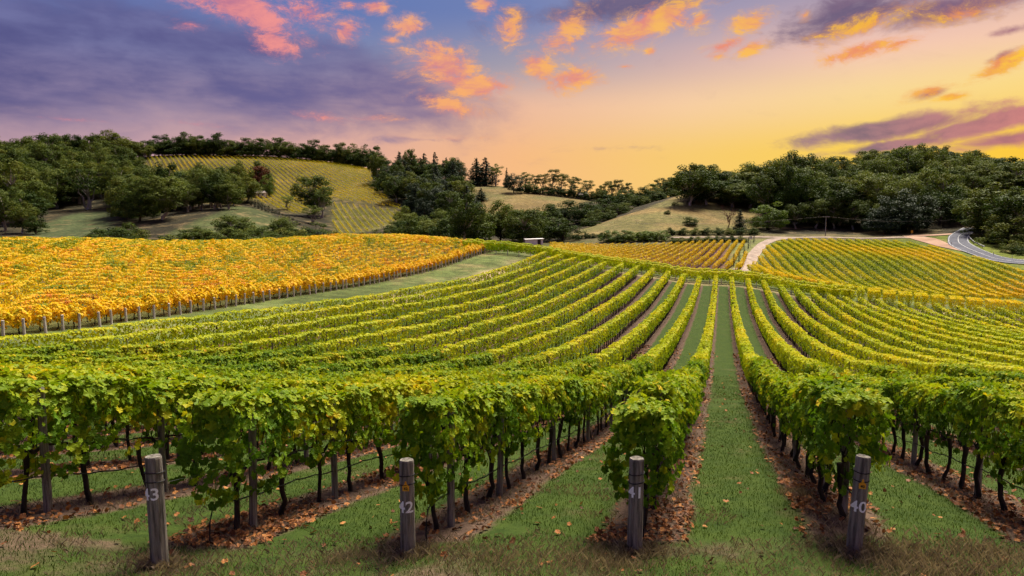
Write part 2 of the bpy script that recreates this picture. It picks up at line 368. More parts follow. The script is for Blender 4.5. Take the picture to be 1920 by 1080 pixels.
M['white'] = plain('white_boards', (.68, .62, .60), (.82, .77, .74), 1.2, .8)
M['roof'] = plain('pale_roof', (.45, .38, .33), (.58, .50, .44), 1.0, .7)
M['brownroof'] = plain('brown_roof', (.16, .08, .06), (.24, .12, .09), 1.0, .8)
M['brick'] = plain('house_wall', (.22, .17, .14), (.34, .27, .22), 1.0, .9)
M['glass'] = plain('window_glass', (.02, .025, .03), (.04, .05, .06), 1.0, .15)
M['steel'] = plain('galvanised_steel', (.35, .35, .37), (.5, .5, .52), 2.0, .5, metal=.3)
M['pole'] = plain('pole_wood', (.22, .19, .165), (.34, .30, .26), 2.0, .9)
M['litter'] = leaf_mat('fallen_leaf', [(0.0, (.055, .022, .012)), (.4, (.17, .062, .022)), (.7, (.32, .125, .038)), (.9, (.45, .20, .06)), (1.0, (.60, .38, .07))], w_noise=.2, w_rnd=.85, scale=.8, trans=.08)
M['blade'] = leaf_mat('grass_blade', [(0.0, (.022, .044, .007)), (.40, (.046, .082, .011)), (.64, (.085, .118, .018)), (.80, (.15, .125, .05)), (1.0, (.25, .19, .10))], w_noise=.45, w_rnd=.55, scale=.5, trans=.45, off=.12)
M['dry'] = leaf_mat('dry_grass_blade', [(0.0, (.10, .075, .055)), (.5, (.22, .165, .12)), (.85, (.36, .28, .19)), (1.0, (.48, .40, .25))], w_noise=.15, w_rnd=.85, scale=.4, trans=.3)

# ------------------------------------------------------------------ terrain
NEAR = [(-30.1,119,-1.76),(-30.1,97.9,-3.29),(-30.1,71.2,-3.95),(-30.1,55.6,-3.87),(-30.1,45.1,-3.6),(-30.1,38.8,-3.35),(-30.1,32.6,-3.09),(-30.1,27.9,-2.94),(-30.1,24.2,-2.82),(-30.1,21.7,-2.69),
        (-27.4,119.9,-2.34),(-27.4,89.2,-3.7),(-27.4,68.6,-4.05),(-27.4,53.1,-3.93),(-27.4,42.8,-3.59),(-27.4,35.3,-3.39),(-27.4,28.7,-3.08),(-27.4,24,-2.94),(-27.4,19.7,-2.66),(-24.8,119.8,-2.88),
        (-24.8,80.6,-4.34),(-24.8,62,-4.24),(-24.8,48,-3.94),(-24.8,38.6,-3.81),(-24.8,31.9,-3.53),(-24.8,25.9,-3.25),(-24.8,21.6,-2.88),(-24.8,17.8,-2.43),(-22.1,120.6,-3.16),(-22.1,90.6,-4.2),
        (-22.1,72,-4.84),(-22.1,55.3,-4.65),(-22.1,42.8,-4.27),(-22.1,34.5,-3.74),(-22.1,28.5,-3.55),(-22.1,23.1,-3.13),(-22.1,19.3,-2.67),(-22.1,15.9,-2.18),(-19.5,121.3,-3.35),(-19.5,87.1,-4.62),
        (-19.5,63.4,-5.17),(-19.5,48.7,-4.51),(-19.5,37.7,-4.08),(-19.5,30.3,-3.79),(-19.5,25.1,-3.33),(-19.5,20.3,-2.79),(-19.5,17,-2.31),(-16.8,123.4,-3.89),(-16.8,82.8,-4.98),(-16.8,54.8,-5.18),
        (-16.8,42.1,-4.69),(-16.8,32.5,-4.04),(-16.8,26.2,-3.38),(-16.8,21.6,-2.94),(-14.2,122.8,-4.29),(-14.2,86.9,-5.44),(-14.2,63.5,-5.42),(-14.2,46.2,-4.89),(-14.2,35.4,-4.38),(-14.2,27.4,-3.62),
        (-14.2,22,-3.02),(-11.5,123.5,-4.67),(-11.5,80.4,-5.79),(-11.5,56.9,-5.65),(-11.5,37.5,-4.62),(-11.5,28.8,-3.92),(-8.9,126.8,-5.09),(-8.9,84.8,-6.26),(-8.9,54.6,-5.7),(-8.9,39.9,-4.87),
        (-8.9,31.1,-4.12),(-6.2,128.5,-5.63),(-6.2,81.4,-6.49),(-6.2,50.6,-5.64),(-6.2,36.2,-4.75),(-6.2,25.6,-3.35),(-6.2,20.3,-2.43),(-3.6,49.9,-5.81),(-3.6,29.3,-3.6),(-3.6,19.7,-2.23),
        (-0.9,62.2,-5.21),(-0.9,44.1,-5.13),(-0.9,24.2,-2.78),(-0.9,10.7,-0.33),(-0.9,6.8,0.35),(1.7,70.6,-5.83),(1.7,45.8,-4.92),(1.7,32.8,-3.83),(1.7,26.3,-2.87),(1.7,18.8,-1.76),(1.7,12.8,-0.59),
        (1.7,9.8,0.01),(4.4,119.7,-6.25),(4.4,86.9,-7.56),(4.4,53.7,-6.21),(4.4,37.6,-4.64),(4.4,26.2,-3.05),(4.4,20.3,-1.99),(4.4,14.9,-0.95),(7,122.1,-6.81),(7,99.1,-8.25),(7,79.2,-7.77),
        (7,56.9,-6.59),(7,42.3,-5.22),(7,32.7,-3.83),(7,28.5,-3.36),(9.7,126,-7.31),(9.7,100,-8.11),(9.7,73.7,-7.5),(9.7,53.3,-6.28),(9.7,39.4,-4.68),(9.7,31.6,-3.49),(12.3,127.6,-7.84),
        (12.3,101.3,-8.53),(12.3,75.1,-7.85),(12.3,57.8,-6.77),(12.3,44.7,-5.41),(15,128.1,-8.47),(15,102,-8.52),(15,76.3,-8.01),(15,57.6,-6.93),(15,44.6,-5.56),(17.6,126.9,-8.76),(17.6,108.2,-8.87),
        (17.6,83.1,-8.45),(17.6,64.2,-7.23),(17.6,50.5,-5.92),(20.3,128.9,-9.41),(20.3,103.8,-9.27),(20.3,78.3,-8.35),(20.3,60.7,-6.96),(22.9,129.7,-9.87),(22.9,101,-9.35),]

ctrl = [q for q in NEAR if abs(q[0] + .9) > 3 or q[1] < 36]
ctrl += [(-9, 5, .5), (-6.2, 6.2, .1), (-3.6, 7.4, .05), (-.9, 8.2, 0), (1.7, 9.1, -.05), (4.4, 9.9, -.1), (-3, 4, .55), (2, 5, .5), (-12, 8, -.1), (7, 12, -.3), (9, 16, -.9), (12, 20, -1.4), (-20, 10, -1.0), (-28, 14, -1.9), (18, 28, -2.6)]
ctrl += [(43, 112, -10.9), (32, 118, -10.6), (33, 132, -9.4), (44, 122, -9.7), (30, 95, -9.6), (35, 75, -8.3), (24, 45, -5.8), (45, 95, -10.6), (0, 118, -6.35), (0, 131, -5.7), (-14, 131, -3.9), (12, 136, -7.1), (21, 138, -7.9)]
for px, py in [(48,628),(145,617),(226,606),(297,596),(361,587),(416,578),(489,567),(531,559),(587,552),(637,542),(694,535),(742,522),(784,515),(815,507),(855,494),(890,481),(930,471),(947,467)]:
    q = at(px, py, 1.0); k = -42.0 / q[0]; ctrl.append((-42.0, q[1] * k, CAMZ + (q[2] - CAMZ) * k))
VT = 1.55                                                   # canopy height used where only vine tops are seen
def g(px, py, D, top=0.0):
    q = at(px, py, D); ctrl.append((q[0], q[1], q[2] - top))
for a in [(0,447,100),(150,448,108),(300,452,115),(450,454,120),(560,449,124),(640,443,128),(750,441,135),(850,447,140),(930,462,142)]: g(*a, top=VT)   # crest of the autumn block
for a in [(0,490,70),(150,490,75),(300,495,80),(450,495,88),(600,490,95),(720,478,105)]: g(*a, top=VT)
for a in [(0,475,165),(300,478,180),(600,470,190),(800,462,200),(950,461,205),(1010,461,210)]: g(*a)
for a in [(1060,487,145),(1250,503,145),(1390,505,142),(1060,476,172),(1240,484,172),(1400,477,180),(1060,467,205),(1240,466,208),(1400,460,208)]: g(*a)
for a in [(1150,452,236),(1250,446,240),(1350,445,240),(1430,444,238),(1550,443,240),(1680,444,236)]: g(*a)
for a in [(1450,447,225),(1560,448,226),(1680,449,222),(1760,459,210),(1850,478,188),(1915,488,174),(1450,470,185),(1600,478,182),(1750,488,172),(1900,508,158),(1430,503,152),(1520,520,147),(1620,536,141),(1750,542,141),(1900,548,140)]: g(*a, top=VT)
for a in [(1820,431,240),(1790,444,222),(1800,455,208),(1840,470,192),(1925,485,172),(1990,495,160),(1850,440,232),(1910,466,200)]: g(*a)
for a in [(100,438,290),(180,416,340),(60,441,285),(330,440,285),(450,390,350),(540,426,325),(420,421,310),(100,392,400),(200,362,470),(0,340,520),(150,303,630),(270,300,640),(0,303,640)]: g(*a)
for a in [(280,352,555),(285,293,645),(350,292,655),(500,294,650),(600,302,635),(695,318,610),(640,342,545),(560,352,535),(530,386,470),(625,374,470),(762,398,425),(700,428,372),(628,442,345),(560,402,440),(690,347,535)]: g(*a)
for a in [(300,315,800),(600,322,800),(150,322,800),(0,322,800),(760,345,720),(900,362,680),(1100,388,640)]: g(*a)
for a in [(800,405,400),(800,352,540),(760,325,600),(880,345,520),(930,350,505),(1000,361,480),(1070,370,465),(930,402,395),(1000,388,410),(1150,374,510),(1150,392,420),(950,452,255),(1050,453,250)]: g(*a)
for a in [(1110,425,315),(1200,388,400),(1280,364,410),(1090,442,252),(1200,437,252),(1300,439,250),(1400,439,250),(1180,402,295),(1250,377,335),(1295,363,355),(1350,377,335),(1400,387,325),(1330,402,298),(1250,417,272),(1310,356,450),(1400,348,450),(1250,372,480)]: g(*a)
for a in [(1480,440,250),(1600,440,252),(1700,437,250),(1480,385,330),(1600,373,350),(1700,363,370),(1850,362,350),(1480,352,420),(1600,328,470),(1700,318,520),(1800,318,520),(1910,345,470),(1990,350,440),(1600,338,700),(1800,332,720)]: g(*a)
for px in (0, 500, 1000, 1500, 1900): g(px, 400, 1300); g(px, 402, 2600)
ctrl = np.array(ctrl)
def lp(x, y):
    a = np.arctan2(x, y) + YAW
    a = (a + math.pi) % (2 * math.pi) - math.pi
    return a, np.log(np.maximum(np.hypot(x, y), 3.0))
AS = 2.6
ca, cr_ = lp(ctrl[:, 0], ctrl[:, 1]); cx = np.stack([ca * AS, cr_ * 1.5], 1)
def kern(d2): return np.where(d2 > 0, 0.5 * d2 * np.log(d2 + 1e-12), 0)
d2 = ((cx[:, None] - cx[None]) ** 2).sum(-1)
nc = len(cx); K = np.zeros((nc + 3, nc + 3)); K[:nc, :nc] = kern(d2) + np.eye(nc) * 1.2e-2
K[:nc, nc] = 1; K[:nc, nc + 1:] = cx; K[nc, :nc] = 1; K[nc + 1:, :nc] = cx.T
# the far hills are measured in tens of metres: interpolate height over distance so that near ground stays exact
sc_ = np.exp(cr_) + 25.0
wts = np.linalg.solve(K, np.concatenate([ctrl[:, 2] / sc_, np.zeros(3)]))
def tps(a, l):
    out = np.empty(len(a))
    for i in range(0, len(a), 20000):
        q = np.stack([a[i:i + 20000] * AS, l[i:i + 20000] * 1.5], 1)
        k = kern(((q[:, None] - cx[None]) ** 2).sum(-1))
        out[i:i + 20000] = k @ wts[:nc] + wts[nc] + q @ wts[nc + 1:]
    return out * (np.exp(l) + 25.0)
GA = np.concatenate([np.linspace(-180, -50, 40, endpoint=False), np.linspace(-50, 46, 330, endpoint=False), np.linspace(46, 180, 42)]) * math.pi / 180
GL = np.concatenate([np.linspace(math.log(3.0), math.log(120.0), 190, endpoint=False), np.linspace(math.log(120.0), math.log(720.0), 280, endpoint=False), np.linspace(math.log(720.0), math.log(3200.0), 40)])
ga, gl = np.meshgrid(GA, GL, indexing='ij')
gz = tps(np.clip(ga.ravel(), R(-52), R(48)), gl.ravel()).reshape(ga.shape)
fade = np.clip((np.abs(np.degrees(ga)) - 52) / 60, 0, 1); fade = fade * fade * (3 - 2 * fade)
gz = gz * (1 - fade) + fade * (0.6 + 0.0 * gl)
def H(x, y):
    """height of the ground"""
    a, l = lp(np.asarray(x, float), np.asarray(y, float))
    i = np.interp(a, GA, np.arange(len(GA))); j = np.clip(np.interp(l, GL, np.arange(len(GL))), 0, len(GL) - 1.001)
    i0 = np.clip(np.floor(i).astype(int), 0, len(GA) - 2); j0 = np.floor(j).astype(int); u = i - i0; v = j - j0
    return (gz[i0, j0] * (1 - v) + gz[i0, j0 + 1] * v) * (1 - u) + (gz[i0 + 1, j0] * (1 - v) + gz[i0 + 1, j0 + 1] * v) * u
def ground_at(px, D, py=440):
    q = at(px, py, D); q[2] = float(H(q[0], q[1])); return q

SP, X0 = 2.65, -0.94                      # row spacing and the row of post 41
def yline(x): return 8.57 + 0.352 * x     # the line of numbered end posts
def row_end(x): return np.interp(x, [-31, -14, 0, 14, 24, 34, 60], [119, 122, 124, 127, 130, 126, 118])
def in_main(x, y): return (x > -31.4) & (x < 62) & (y > yline(x) + 0.4) & (y < row_end(x) + 1)
HILL_UP = [(268,345),(275,293),(420,293),(500,295),(640,307),(698,320),(700,350),(760,396),(690,383),(625,375),(560,402),(540,398),(470,374),(440,385),(280,372)]
HILL_LOW = [(622,380),(690,388),(764,400),(735,422),(690,436),(625,446)]
DRIVE = [(1386,500,143),(1395,490,152),(1408,474,172),(1420,460,195),(1432,450,220),(1450,445.5,234),(1500,444,240)]

def build_ground():
    x = np.sin(ga - YAW) * np.exp(gl); y = np.cos(ga - YAW) * np.exp(gl)
    P = np.stack([x, y, gz], -1).reshape(-1, 3)
    na, nl = ga.shape
    i = np.arange(na - 1)[:, None] * nl; j = np.arange(nl - 1)[None]
    f = np.stack([i + j, i + j + 1, i + nl + j + 1, i + nl + j], -1).reshape(-1, 4)
    mb = MB(); mb.add(P, f)
    cz = float(gz[:, 0].mean())
    c0 = np.concatenate([[[0, 0, cz]], P[::nl]]); mb.add(c0, [[0, k, k + 1] for k in range(1, na)])
    P = np.concatenate([P, c0])
    X, Y = P[:, 0], P[:, 1]; px, py, D = proj(P); rr = np.hypot(X, Y)
    n1 = fbm(X, Y, .03); n2 = fbm(X, Y, .15)
    wob = np.where(D > 230, 1.0, 0.0); px = px + wob * 14 * (fbm(X + 80, Y, .05) - .5); py = py + wob * 9 * (fbm(X, Y + 80, .05) - .5)
    C = np.tile(np.array([.085, .105, .030]), (len(P), 1))
    def setc(mask, c): C[mask] = c
    wood = np.array([.030, .026, .014]); dry = np.array([.185, .13, .048])
    setc(D > 225, wood)
    setc((D > 235) & in_poly(px, py, [(1060,446),(1100,428),(1200,392),(1290,360),(1420,378),(1430,446)]), dry)
    setc((D > 380) & in_poly(px, py, [(860,338),(930,340),(1110,366),(1080,395),(900,415),(870,380)]), dry * .85)
    dm_ = np.clip((fbm(X, Y, .055) - .42) * 4, 0, 1)[:, None]; isdry = (C == dry).all(1) | (C == dry * .85).all(1)
    C[isdry] = C[isdry] * (1 - .75 * dm_[isdry]) + np.array([.10, .10, .032]) * .75 * dm_[isdry]
    setc((D > 280) & in_poly(px, py, [(300,445),(440,384),(480,388),(560,428),(560,450)]), np.array([.062, .075, .026]))
    setc((D > 230) & in_poly(px, py, [(40,450),(70,425),(150,398),(210,395),(220,450)]), np.array([.052, .066, .026]))
    setc((D > 380) & in_poly(px, py, HILL_UP), np.array([.095, .08, .022])); setc((D > 300) & in_poly(px, py, HILL_LOW), np.array([.11, .10, .028]))
    setc((D > 228) & (D < 250) & (px > 1060) & (px < 1760), np.array([.10, .085, .038]))
    strip = (X < -31.2) & (X > -42.5) & (Y > 0) & (Y < 150)
    setc(strip, np.array([.095, .12, .035]))
    tr = np.exp(-((X + 33.5 + 1.2 * (n2 - .5) * 4) / 1.7) ** 2) * np.clip((Y - 38) / 30, 0, 1) * np.clip((n2 - .34) * 5, 0, 1)
    C[strip] = C[strip] * (1 - tr[strip, None]) + np.array([.46, .31, .19]) * tr[strip, None]
    setc((X < -42.5) & (rr < 240) & (X > -190), np.array([.075, .075, .022]))
    mid = (D > 132) & (D < 215) & (px > 1020) & (px < 1412)
    setc(mid, np.array([.115, .055, .045]))
    setc((D > 128) & (px > 1380) & (D < 232) & (py > 440), np.array([.10, .12, .018]))
    setc((D > 134) & (D < 232) & (px > 1370) & (px < 1450), np.array([.15, .16, .05]))
    setc((D > 215) & (D < 226) & (px > 1040) & (px < 1412), np.array([.10, .10, .045]))
    endstrip = (Y > row_end(X) - 1) & (Y < row_end(X) + 4.5) & (X > -31) & (X < 60)
    setc(endstrip, np.array([.19, .16, .075]))
    G = C[:na * nl].reshape(na, nl, 3)
    for _ in range(2):                                    # soft borders between kinds of ground
        G[1:-1, 1:-1] = (2 * G[1:-1, 1:-1] + G[:-2, 1:-1] + G[2:, 1:-1] + G[1:-1, :-2] + G[1:-1, 2:]) / 6
    C *= (0.62 + 0.76 * n1)[:, None] * (0.75 + 0.5 * n2)[:, None]
    me = mb.mesh('ground', [ground_mat()], smooth=True)
    a = me.color_attributes.new('zone', 'FLOAT_COLOR', 'POINT')
    a.data.foreach_set('color', np.concatenate([C, in_main(X, Y)[:, None].astype(float)], 1).astype(np.float32).ravel())
    o = link('ground', me); tag(o, kind='structure'); return o
def ground_mat():
    m, t, o = newmat('ground_soil_and_grass')
    at_ = t.new('ShaderNodeAttribute', attribute_name='zone')
    pos = t.new('ShaderNodeNewGeometry').outputs['Position']
    s = t.new('ShaderNodeSeparateXYZ'); t.l.new(pos, s.inputs[0])
    nA = t.noise(pos, .55, 5, .65); nB = t.noise(pos, 6.0, 5, .7); nC = t.noise(pos, 28.0, 3, .7)
    ph = t.math('FRACT', t.math('ADD', t.math('DIVIDE', t.math('SUBTRACT', s.outputs[0], X0), SP), 100.5))
    dist = t.math('MULTIPLY', t.math('ABSOLUTE', t.math('SUBTRACT', ph, .5)), SP)
    dist = t.math('MULTIPLY_ADD', t.math('SUBTRACT', nA, .5), .5, t.math('MULTIPLY_ADD', t.math('SUBTRACT', nB, .5), .35, dist))
    strip = t.sstep(dist, .66, .44)
    grass = t.ramp(t.math('MULTIPLY_ADD', nC, .5, t.math('MULTIPLY', nB, .5)), [(.28, (.012, .022, .005, 1)), (.5, (.028, .050, .008, 1)), (.72, (.055, .080, .015, 1))])
    nE = t.noise(pos, 1.7, 4, .6)
    grass = t.mix(t.sstep(nE, .35, .65, .0, .6), grass, (.050, .075, .012, 1))
    grass = t.mix(t.sstep(nA, .56, .74, 0.0, .8), grass, (.085, .075, .032, 1))
    soil = t.ramp(t.math('MULTIPLY_ADD', nC, .55, t.math('MULTIPLY', nB, .45)), [(.25, (.030, .020, .014, 1)), (.5, (.095, .060, .043, 1)), (.75, (.20, .13, .092, 1))])
    mainc = t.mix(strip, grass, soil)
    vary = t.math('MULTIPLY', t.sstep(nA, .3, .7, .62, 1.32), t.sstep(nB, .3, .7, .75, 1.25))
    nD = t.noise(pos, .13, 4, .6)
    at_c = t.mix(t.sstep(nD, .50, .72, 0.0, .55), at_.outputs['Color'], (.24, .17, .085, 1))
    farc = t.mix(1.0, at_c, vary, 'MULTIPLY')
    head = t.mix(t.sstep(nA, .46, .68, 0.0, .8), grass, soil)
    near = t.sstep(s.outputs[1], 40, 20)
    base = t.mix(near, farc, head)
    col = t.mix(at_.outputs['Alpha'], base, mainc)
    b = t.new('ShaderNodeBsdfPrincipled'); t.l.new(col, b.inputs['Base Color']); b.inputs['Roughness'].default_value = .95; b.inputs['Specular IOR Level'].default_value = .1
    bp = t.new('ShaderNodeBump'); bp.inputs['Strength'].default_value = .6; bp.inputs['Distance'].default_value = .08
    t.l.new(nB, bp.inputs['Height']); t.l.new(bp.outputs[0], b.inputs['Normal'])
    t.l.new(b.outputs[0], o.inputs[0]); return m
build_ground()

def ribbon(name, pts, width, mat, lift, label=None):
    """a road laid over the ground along points given on the ground"""
    pts = np.asarray(pts, float); d = np.concatenate([[0], np.cumsum(np.linalg.norm(np.diff(pts[:, :2], axis=0), axis=1))])
    n = max(8, int(d[-1] / 1.5)); t = np.linspace(0, d[-1], n)
    c = np.stack([np.interp(t, d, pts[:, k]) for k in (0, 1)], 1)
    for _ in range(6): c[1:-1] = (c[:-2] + 2 * c[1:-1] + c[2:]) / 4
    wd = np.interp(t, d, np.broadcast_to(width, (len(pts),)))
    tg = np.gradient(c, axis=0); tg /= np.linalg.norm(tg, axis=1)[:, None]; nr = np.stack([tg[:, 1], -tg[:, 0]], 1)
    cols = np.linspace(-.5, .5, 5); V = []
    for k in cols:
        q = c + nr * (wd * k)[:, None]; V.append(np.stack([q[:, 0], q[:, 1], H(q[:, 0], q[:, 1]) + lift], 1))
    V = np.stack(V, 1); i = np.arange(n - 1)[:, None] * 5; j = np.arange(4)[None]
    f = np.stack([i + j, i + j + 1, i + 6 + j, i + 5 + j], -1).reshape(-1, 4)
    o = MB().add(V.reshape(-1, 3), f).build(name, mat, smooth=True); tag(o, kind='structure'); return c, nr, wd
dp = [at(*q) for q in DRIVE]
ribbon('gravel_drive', dp, [3.0] * 5 + [3.6, 2.5], M['gravel'], .10)
ribbon('gravel_road', [at(1236, 446, 240), at(1350, 445, 240), at(1430, 444, 239), at(1550, 443, 240), at(1690, 443.5, 236), at(1730, 445, 230)], [2.2, 2.4, 3.2, 2.8, 3.4, 6], M['gravel'], .14)
ribbon('gravel_junction', [at(1700, 443, 238), at(1735, 447, 226), at(1765, 456, 213), at(1800, 466, 200), at(1830, 473, 192)], [3, 6, 4, 2.5, 1.5], M['gravel_red'], .17)
ribbon('gravel_verge', [at(1705, 442, 238), at(1760, 441, 232), at(1800, 436, 233)], [3, 4.5, 3], M['gravel_red'], .19)
RD = [at(1822, 430, 246), at(1808, 436, 236), at(1796, 444, 224), at(1797, 454, 210), at(1822, 466, 197), at(1868, 476, 184), at(1930, 486, 171), at(2010, 497, 158)]
rc, rn, rw = ribbon('road', RD, 5.6, M['asphalt'], .21)
for nm, off, w_ in (('centre_line_marking', 0.0, .15), ('edge_line_marking', -2.5, .14), ('edge_line_marking', 2.5, .14)):
    ribbon(nm, np.concatenate([rc + rn * off, np.zeros((len(rc), 1))], 1), w_, M['line'], .235)

# ------------------------------------------------------------------ grapevines
def profile(z):
    """half width of the trellised canopy at height z"""
    return np.interp(z, [.55, .75, .95, 1.3, 1.65, 1.85, 2.0], [.10, .20, .29, .33, .31, .22, .05])
def canopy(n, y0, y1, r, lump=0.0, zlo=.62, ztop=1.84, end=False, wk=1.0):
    """leaf centres, normals and height fraction on a stretch of canopy along local Y"""
    z = zlo + (ztop - zlo) * r.beta(1.25, 1.0, n)
    y = r.uniform(y0, y1, n); side = np.where(r.random(n) < .5, -1.0, 1.0)
    w = profile(np.interp(z, [zlo, ztop], [.55, 2.0])) * wk
    depth = 1 - .55 * r.random(n) ** 1.6
    if not end: y = y * np.interp((z - zlo) / (ztop - zlo), [0, .45, 1], [.60, .95, 1.06])
    lum = lump * (vnoise(y * 3.1 + 17 * side, z * 3.1, 1.0) - .45)
    x = side * (w * depth + lum) + r.normal(0, .03, n)
    lid = r.random(n) < .20; z = np.where(lid, ztop - .12 * r.random(n) ** 2, z); x = np.where(lid, r.uniform(-.28, .28, n), x)
    nx = side * (.75 + .4 * r.random(n)); nz = np.interp(z, [zlo, 1.55, ztop], [.05, .35, 1.6]) + r.normal(0, .35, n); nz = np.where(lid, 1.8, nz); ny = r.normal(0, .45, n)
    if end:
        k = r.random(n) < .30; y = np.where(k, y0 + r.normal(0, .10, n) + .10 * np.abs(x), y); x = np.where(k, r.uniform(-1, 1, n) * w, x)
        ny = np.where(k, -1.0, ny)
    return np.stack([x, y, z], 1), np.stack([nx, ny, nz], 1), (z - zlo) / (ztop - zlo)
def vine_foliage(seed, kind='green', end=False):
    r = np.random.default_rng(seed); mb = MB()
    if kind == 'green':
        n = 980 if end else 640
        c, nn, h = canopy(n, -.70 if end else -.62, .62, r, lump=.30, end=end, zlo=.48 if end else .70, wk=1.18 if end else .95)
        c[:, 2] += .14 * (vnoise(c[:, 1] * 2.2 + seed, np.zeros(n), 1.0) - .5) * h
        keep = ~((h < .42) & (vnoise(c[:, 1] * 4 + seed * 3, c[:, 2] * 3) < (.38 if end else .50)))
        c, nn, h = c[keep], nn[keep], h[keep]; n = len(c)
        patch = vnoise(c[:, 1] * 2.3 + seed * 7, c[:, 2] * 2.3)
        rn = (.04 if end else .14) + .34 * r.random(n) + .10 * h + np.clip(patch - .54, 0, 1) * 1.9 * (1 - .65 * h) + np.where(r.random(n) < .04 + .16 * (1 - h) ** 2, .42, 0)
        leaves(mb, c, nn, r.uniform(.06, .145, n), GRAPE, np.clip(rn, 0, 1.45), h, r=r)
        k = 26                                                       # shoot tips standing above the hedge
        ty = r.uniform(-.6, .6, k)
        tip = np.stack([r.normal(0, .16, k), ty, r.uniform(1.78, 2.0, k)], 1)
        leaves(mb, tip, r.normal(size=(k, 3)) + [0, 0, 1], r.uniform(.06, .11, k), GRAPE, .42 + .2 * r.random(k), np.ones(k), r=r)
        return mb.mesh('foliage', M['vine'])
    n = 330
    z = .40 + 1.20 * r.beta(1.6, 1.3, n); a = r.random(n) * 2 * math.pi
    w = np.interp(z, [.4, .8, 1.2, 1.6], [.40, .62, .66, .25]) * np.sqrt(.35 + .65 * r.random(n))
    c = np.stack([w * np.cos(a) * 1.0, w * np.sin(a), z + .10 * np.sin(a * 3 + seed)], 1)
    nn = np.stack([np.cos(a), np.sin(a), np.interp(z, [.5, 1.6], [-.1, 1.6])], 1) + r.normal(0, .4, (n, 3))
    h = (z - .5) / 1.1
    rn = .30 + .5 * r.random(n) + .25 * (vnoise(c[:, 0] * 2 + seed, c[:, 2] * 2) - .5)
    leaves(mb, c, nn, r.uniform(.12, .22, n), PENT, rn, h, r=r)
    return mb.mesh('foliage', M['orange'])
def vine_trunk(seed, h=.86):
    r = np.random.default_rng(seed); mb = MB()
    n = 7; zz = np.linspace(-.08, h, n)
    p = np.stack([np.cumsum(r.normal(0, .016, n)), np.cumsum(r.normal(0, .020, n)), zz], 1); p[:2, :2] = 0
    mb.tube(p, np.array([.046, .040, .034, .033, .034, .040, .046]) * r.uniform(.85, 1.2), 7)
    return mb.mesh('trunk', M['bark'], smooth=True)
def vine_canes(seed, h=.86, spread=.5, top=1.75, n=7):
    r = np.random.default_rng(seed); mb = MB()
    for s in (-1, 1):
        q = np.array([[0, 0, h - .04], [0, s * .12, h + .06], [r.normal(0, .02), s * .3, h + .08], [0, s * spread, h + .07]])
        mb.tube(q, [.026, .022, .018, .012], 6)
    for i in range(n):
        y = r.uniform(-spread, spread); x = r.normal(0, .05)
        q = np.array([[0, y, h + .07], [x, y + r.normal(0, .04), h + .4], [x * 2 + r.normal(0, .05), y + r.normal(0, .08), top * r.uniform(.85, 1.05)]])
        mb.tube(q, [.008, .006, .004], 4)
    for i in range(3):                                               # drooping dead shoots with dry stalks
        y = r.uniform(-spread, spread); x = r.choice([-1, 1]) * r.uniform(.08, .2)
        mb.tube(np.array([[0, y, h + .05], [x, y, h + .02], [x * 1.3, y + r.normal(0, .06), h - r.uniform(.12, .3)]]), [.006, .005, .003], 4)
    return mb.mesh('canes', M['bark'], smooth=True)
FOL = [vine_foliage(100 + i) for i in range(12)]; FOL_END = [vine_foliage(140 + i, end=True) for i in range(4)]
TRK = [vine_trunk(200 + i) for i in range(10)]; CAN = [vine_canes(230 + i) for i in range(6)]
VS = 1.02                                                            # metres between vines
rows = {}
for k in range(-11, 25):
    x = X0 + SP * k; y0 = yline(x) + 1.12; y1 = float(row_end(x))
    ys = np.arange(y0, y1, VS); rows[k] = (x, ys + rng.normal(0, .05, len(ys)))
cand = []
for k, (x, ys) in rows.items():
    P = np.stack([np.full(len(ys), x), ys, H(np.full(len(ys), x), ys) + 1.3], 1); px, py, D = proj(P)
    for i in range(len(ys)):
        if -70 < px[i] < 1990 and py[i] < 1150 and D[i] > 3: cand.append((math.hypot(x, ys[i]), k, i))
cand.sort(); near = {(k, i) for _, k, i in cand[:300]}
rowname = {0: 'the row behind post forty-one', 1: 'the row behind post forty', -1: 'the row behind post forty-two', -2: 'the row behind post forty-three'}
for k in range(-11, -2): rowname[k] = 'the ' + (ordinal(-k - 3) + ' row beyond post forty-three' if k < -3 else 'next row beyond post forty-three')
for k in range(2, 25): rowname[k] = 'the ' + (ordinal(k - 2) + ' row beyond post forty' if k > 2 else 'next row beyond post forty')
used_rows = {}
for (k, i) in sorted(near): used_rows.setdefault(k, []).append(i)
for k, idx in used_rows.items():
    x, ys = rows[k]
    for q, i in enumerate(idx):
        y = float(ys[i]); z = float(H(x, y)); rr = np.random.default_rng(k * 1000 + i + 50000)
        root = empty('grapevine', (x + rr.normal(0, .03), y, z - .01))
        sl = math.atan(float(H(x, y + .6) - H(x, y - .6)) / 1.2)
        tr = link('trunk', TRK[rr.integers(len(TRK))], root); tr.rotation_euler = (0, 0, rr.random() * 6.28); tr.scale = (1, 1, rr.uniform(.94, 1.04))
        ca_ = link('canes', CAN[rr.integers(len(CAN))], root); ca_.rotation_euler = (sl, 0, math.pi * rr.integers(2))
        if i == 0: fo = link('foliage', FOL_END[rr.integers(4)], root); fo.rotation_euler = (sl, 0, 0)
        else:
            fo = link('foliage', FOL[rr.integers(len(FOL))], root); fl = rr.integers(2); fo.rotation_euler = (sl * (1 - 2 * fl), 0, math.pi * fl)
        if math.pi * 0 + ca_.rotation_euler[2] > 1: ca_.rotation_euler[0] = -sl
        fo.scale = (rr.uniform(.9, 1.15), rr.uniform(.98, 1.08), rr.uniform(.95, 1.05)); fo['kind'] = 'stuff'
        what = ('end vine' if i == 0 else ordinal(q) + ' vine')
        tag(root, f'leafy green grapevine, {what} in {rowname[k]}', 'grapevine', 'grapevines of the front block')

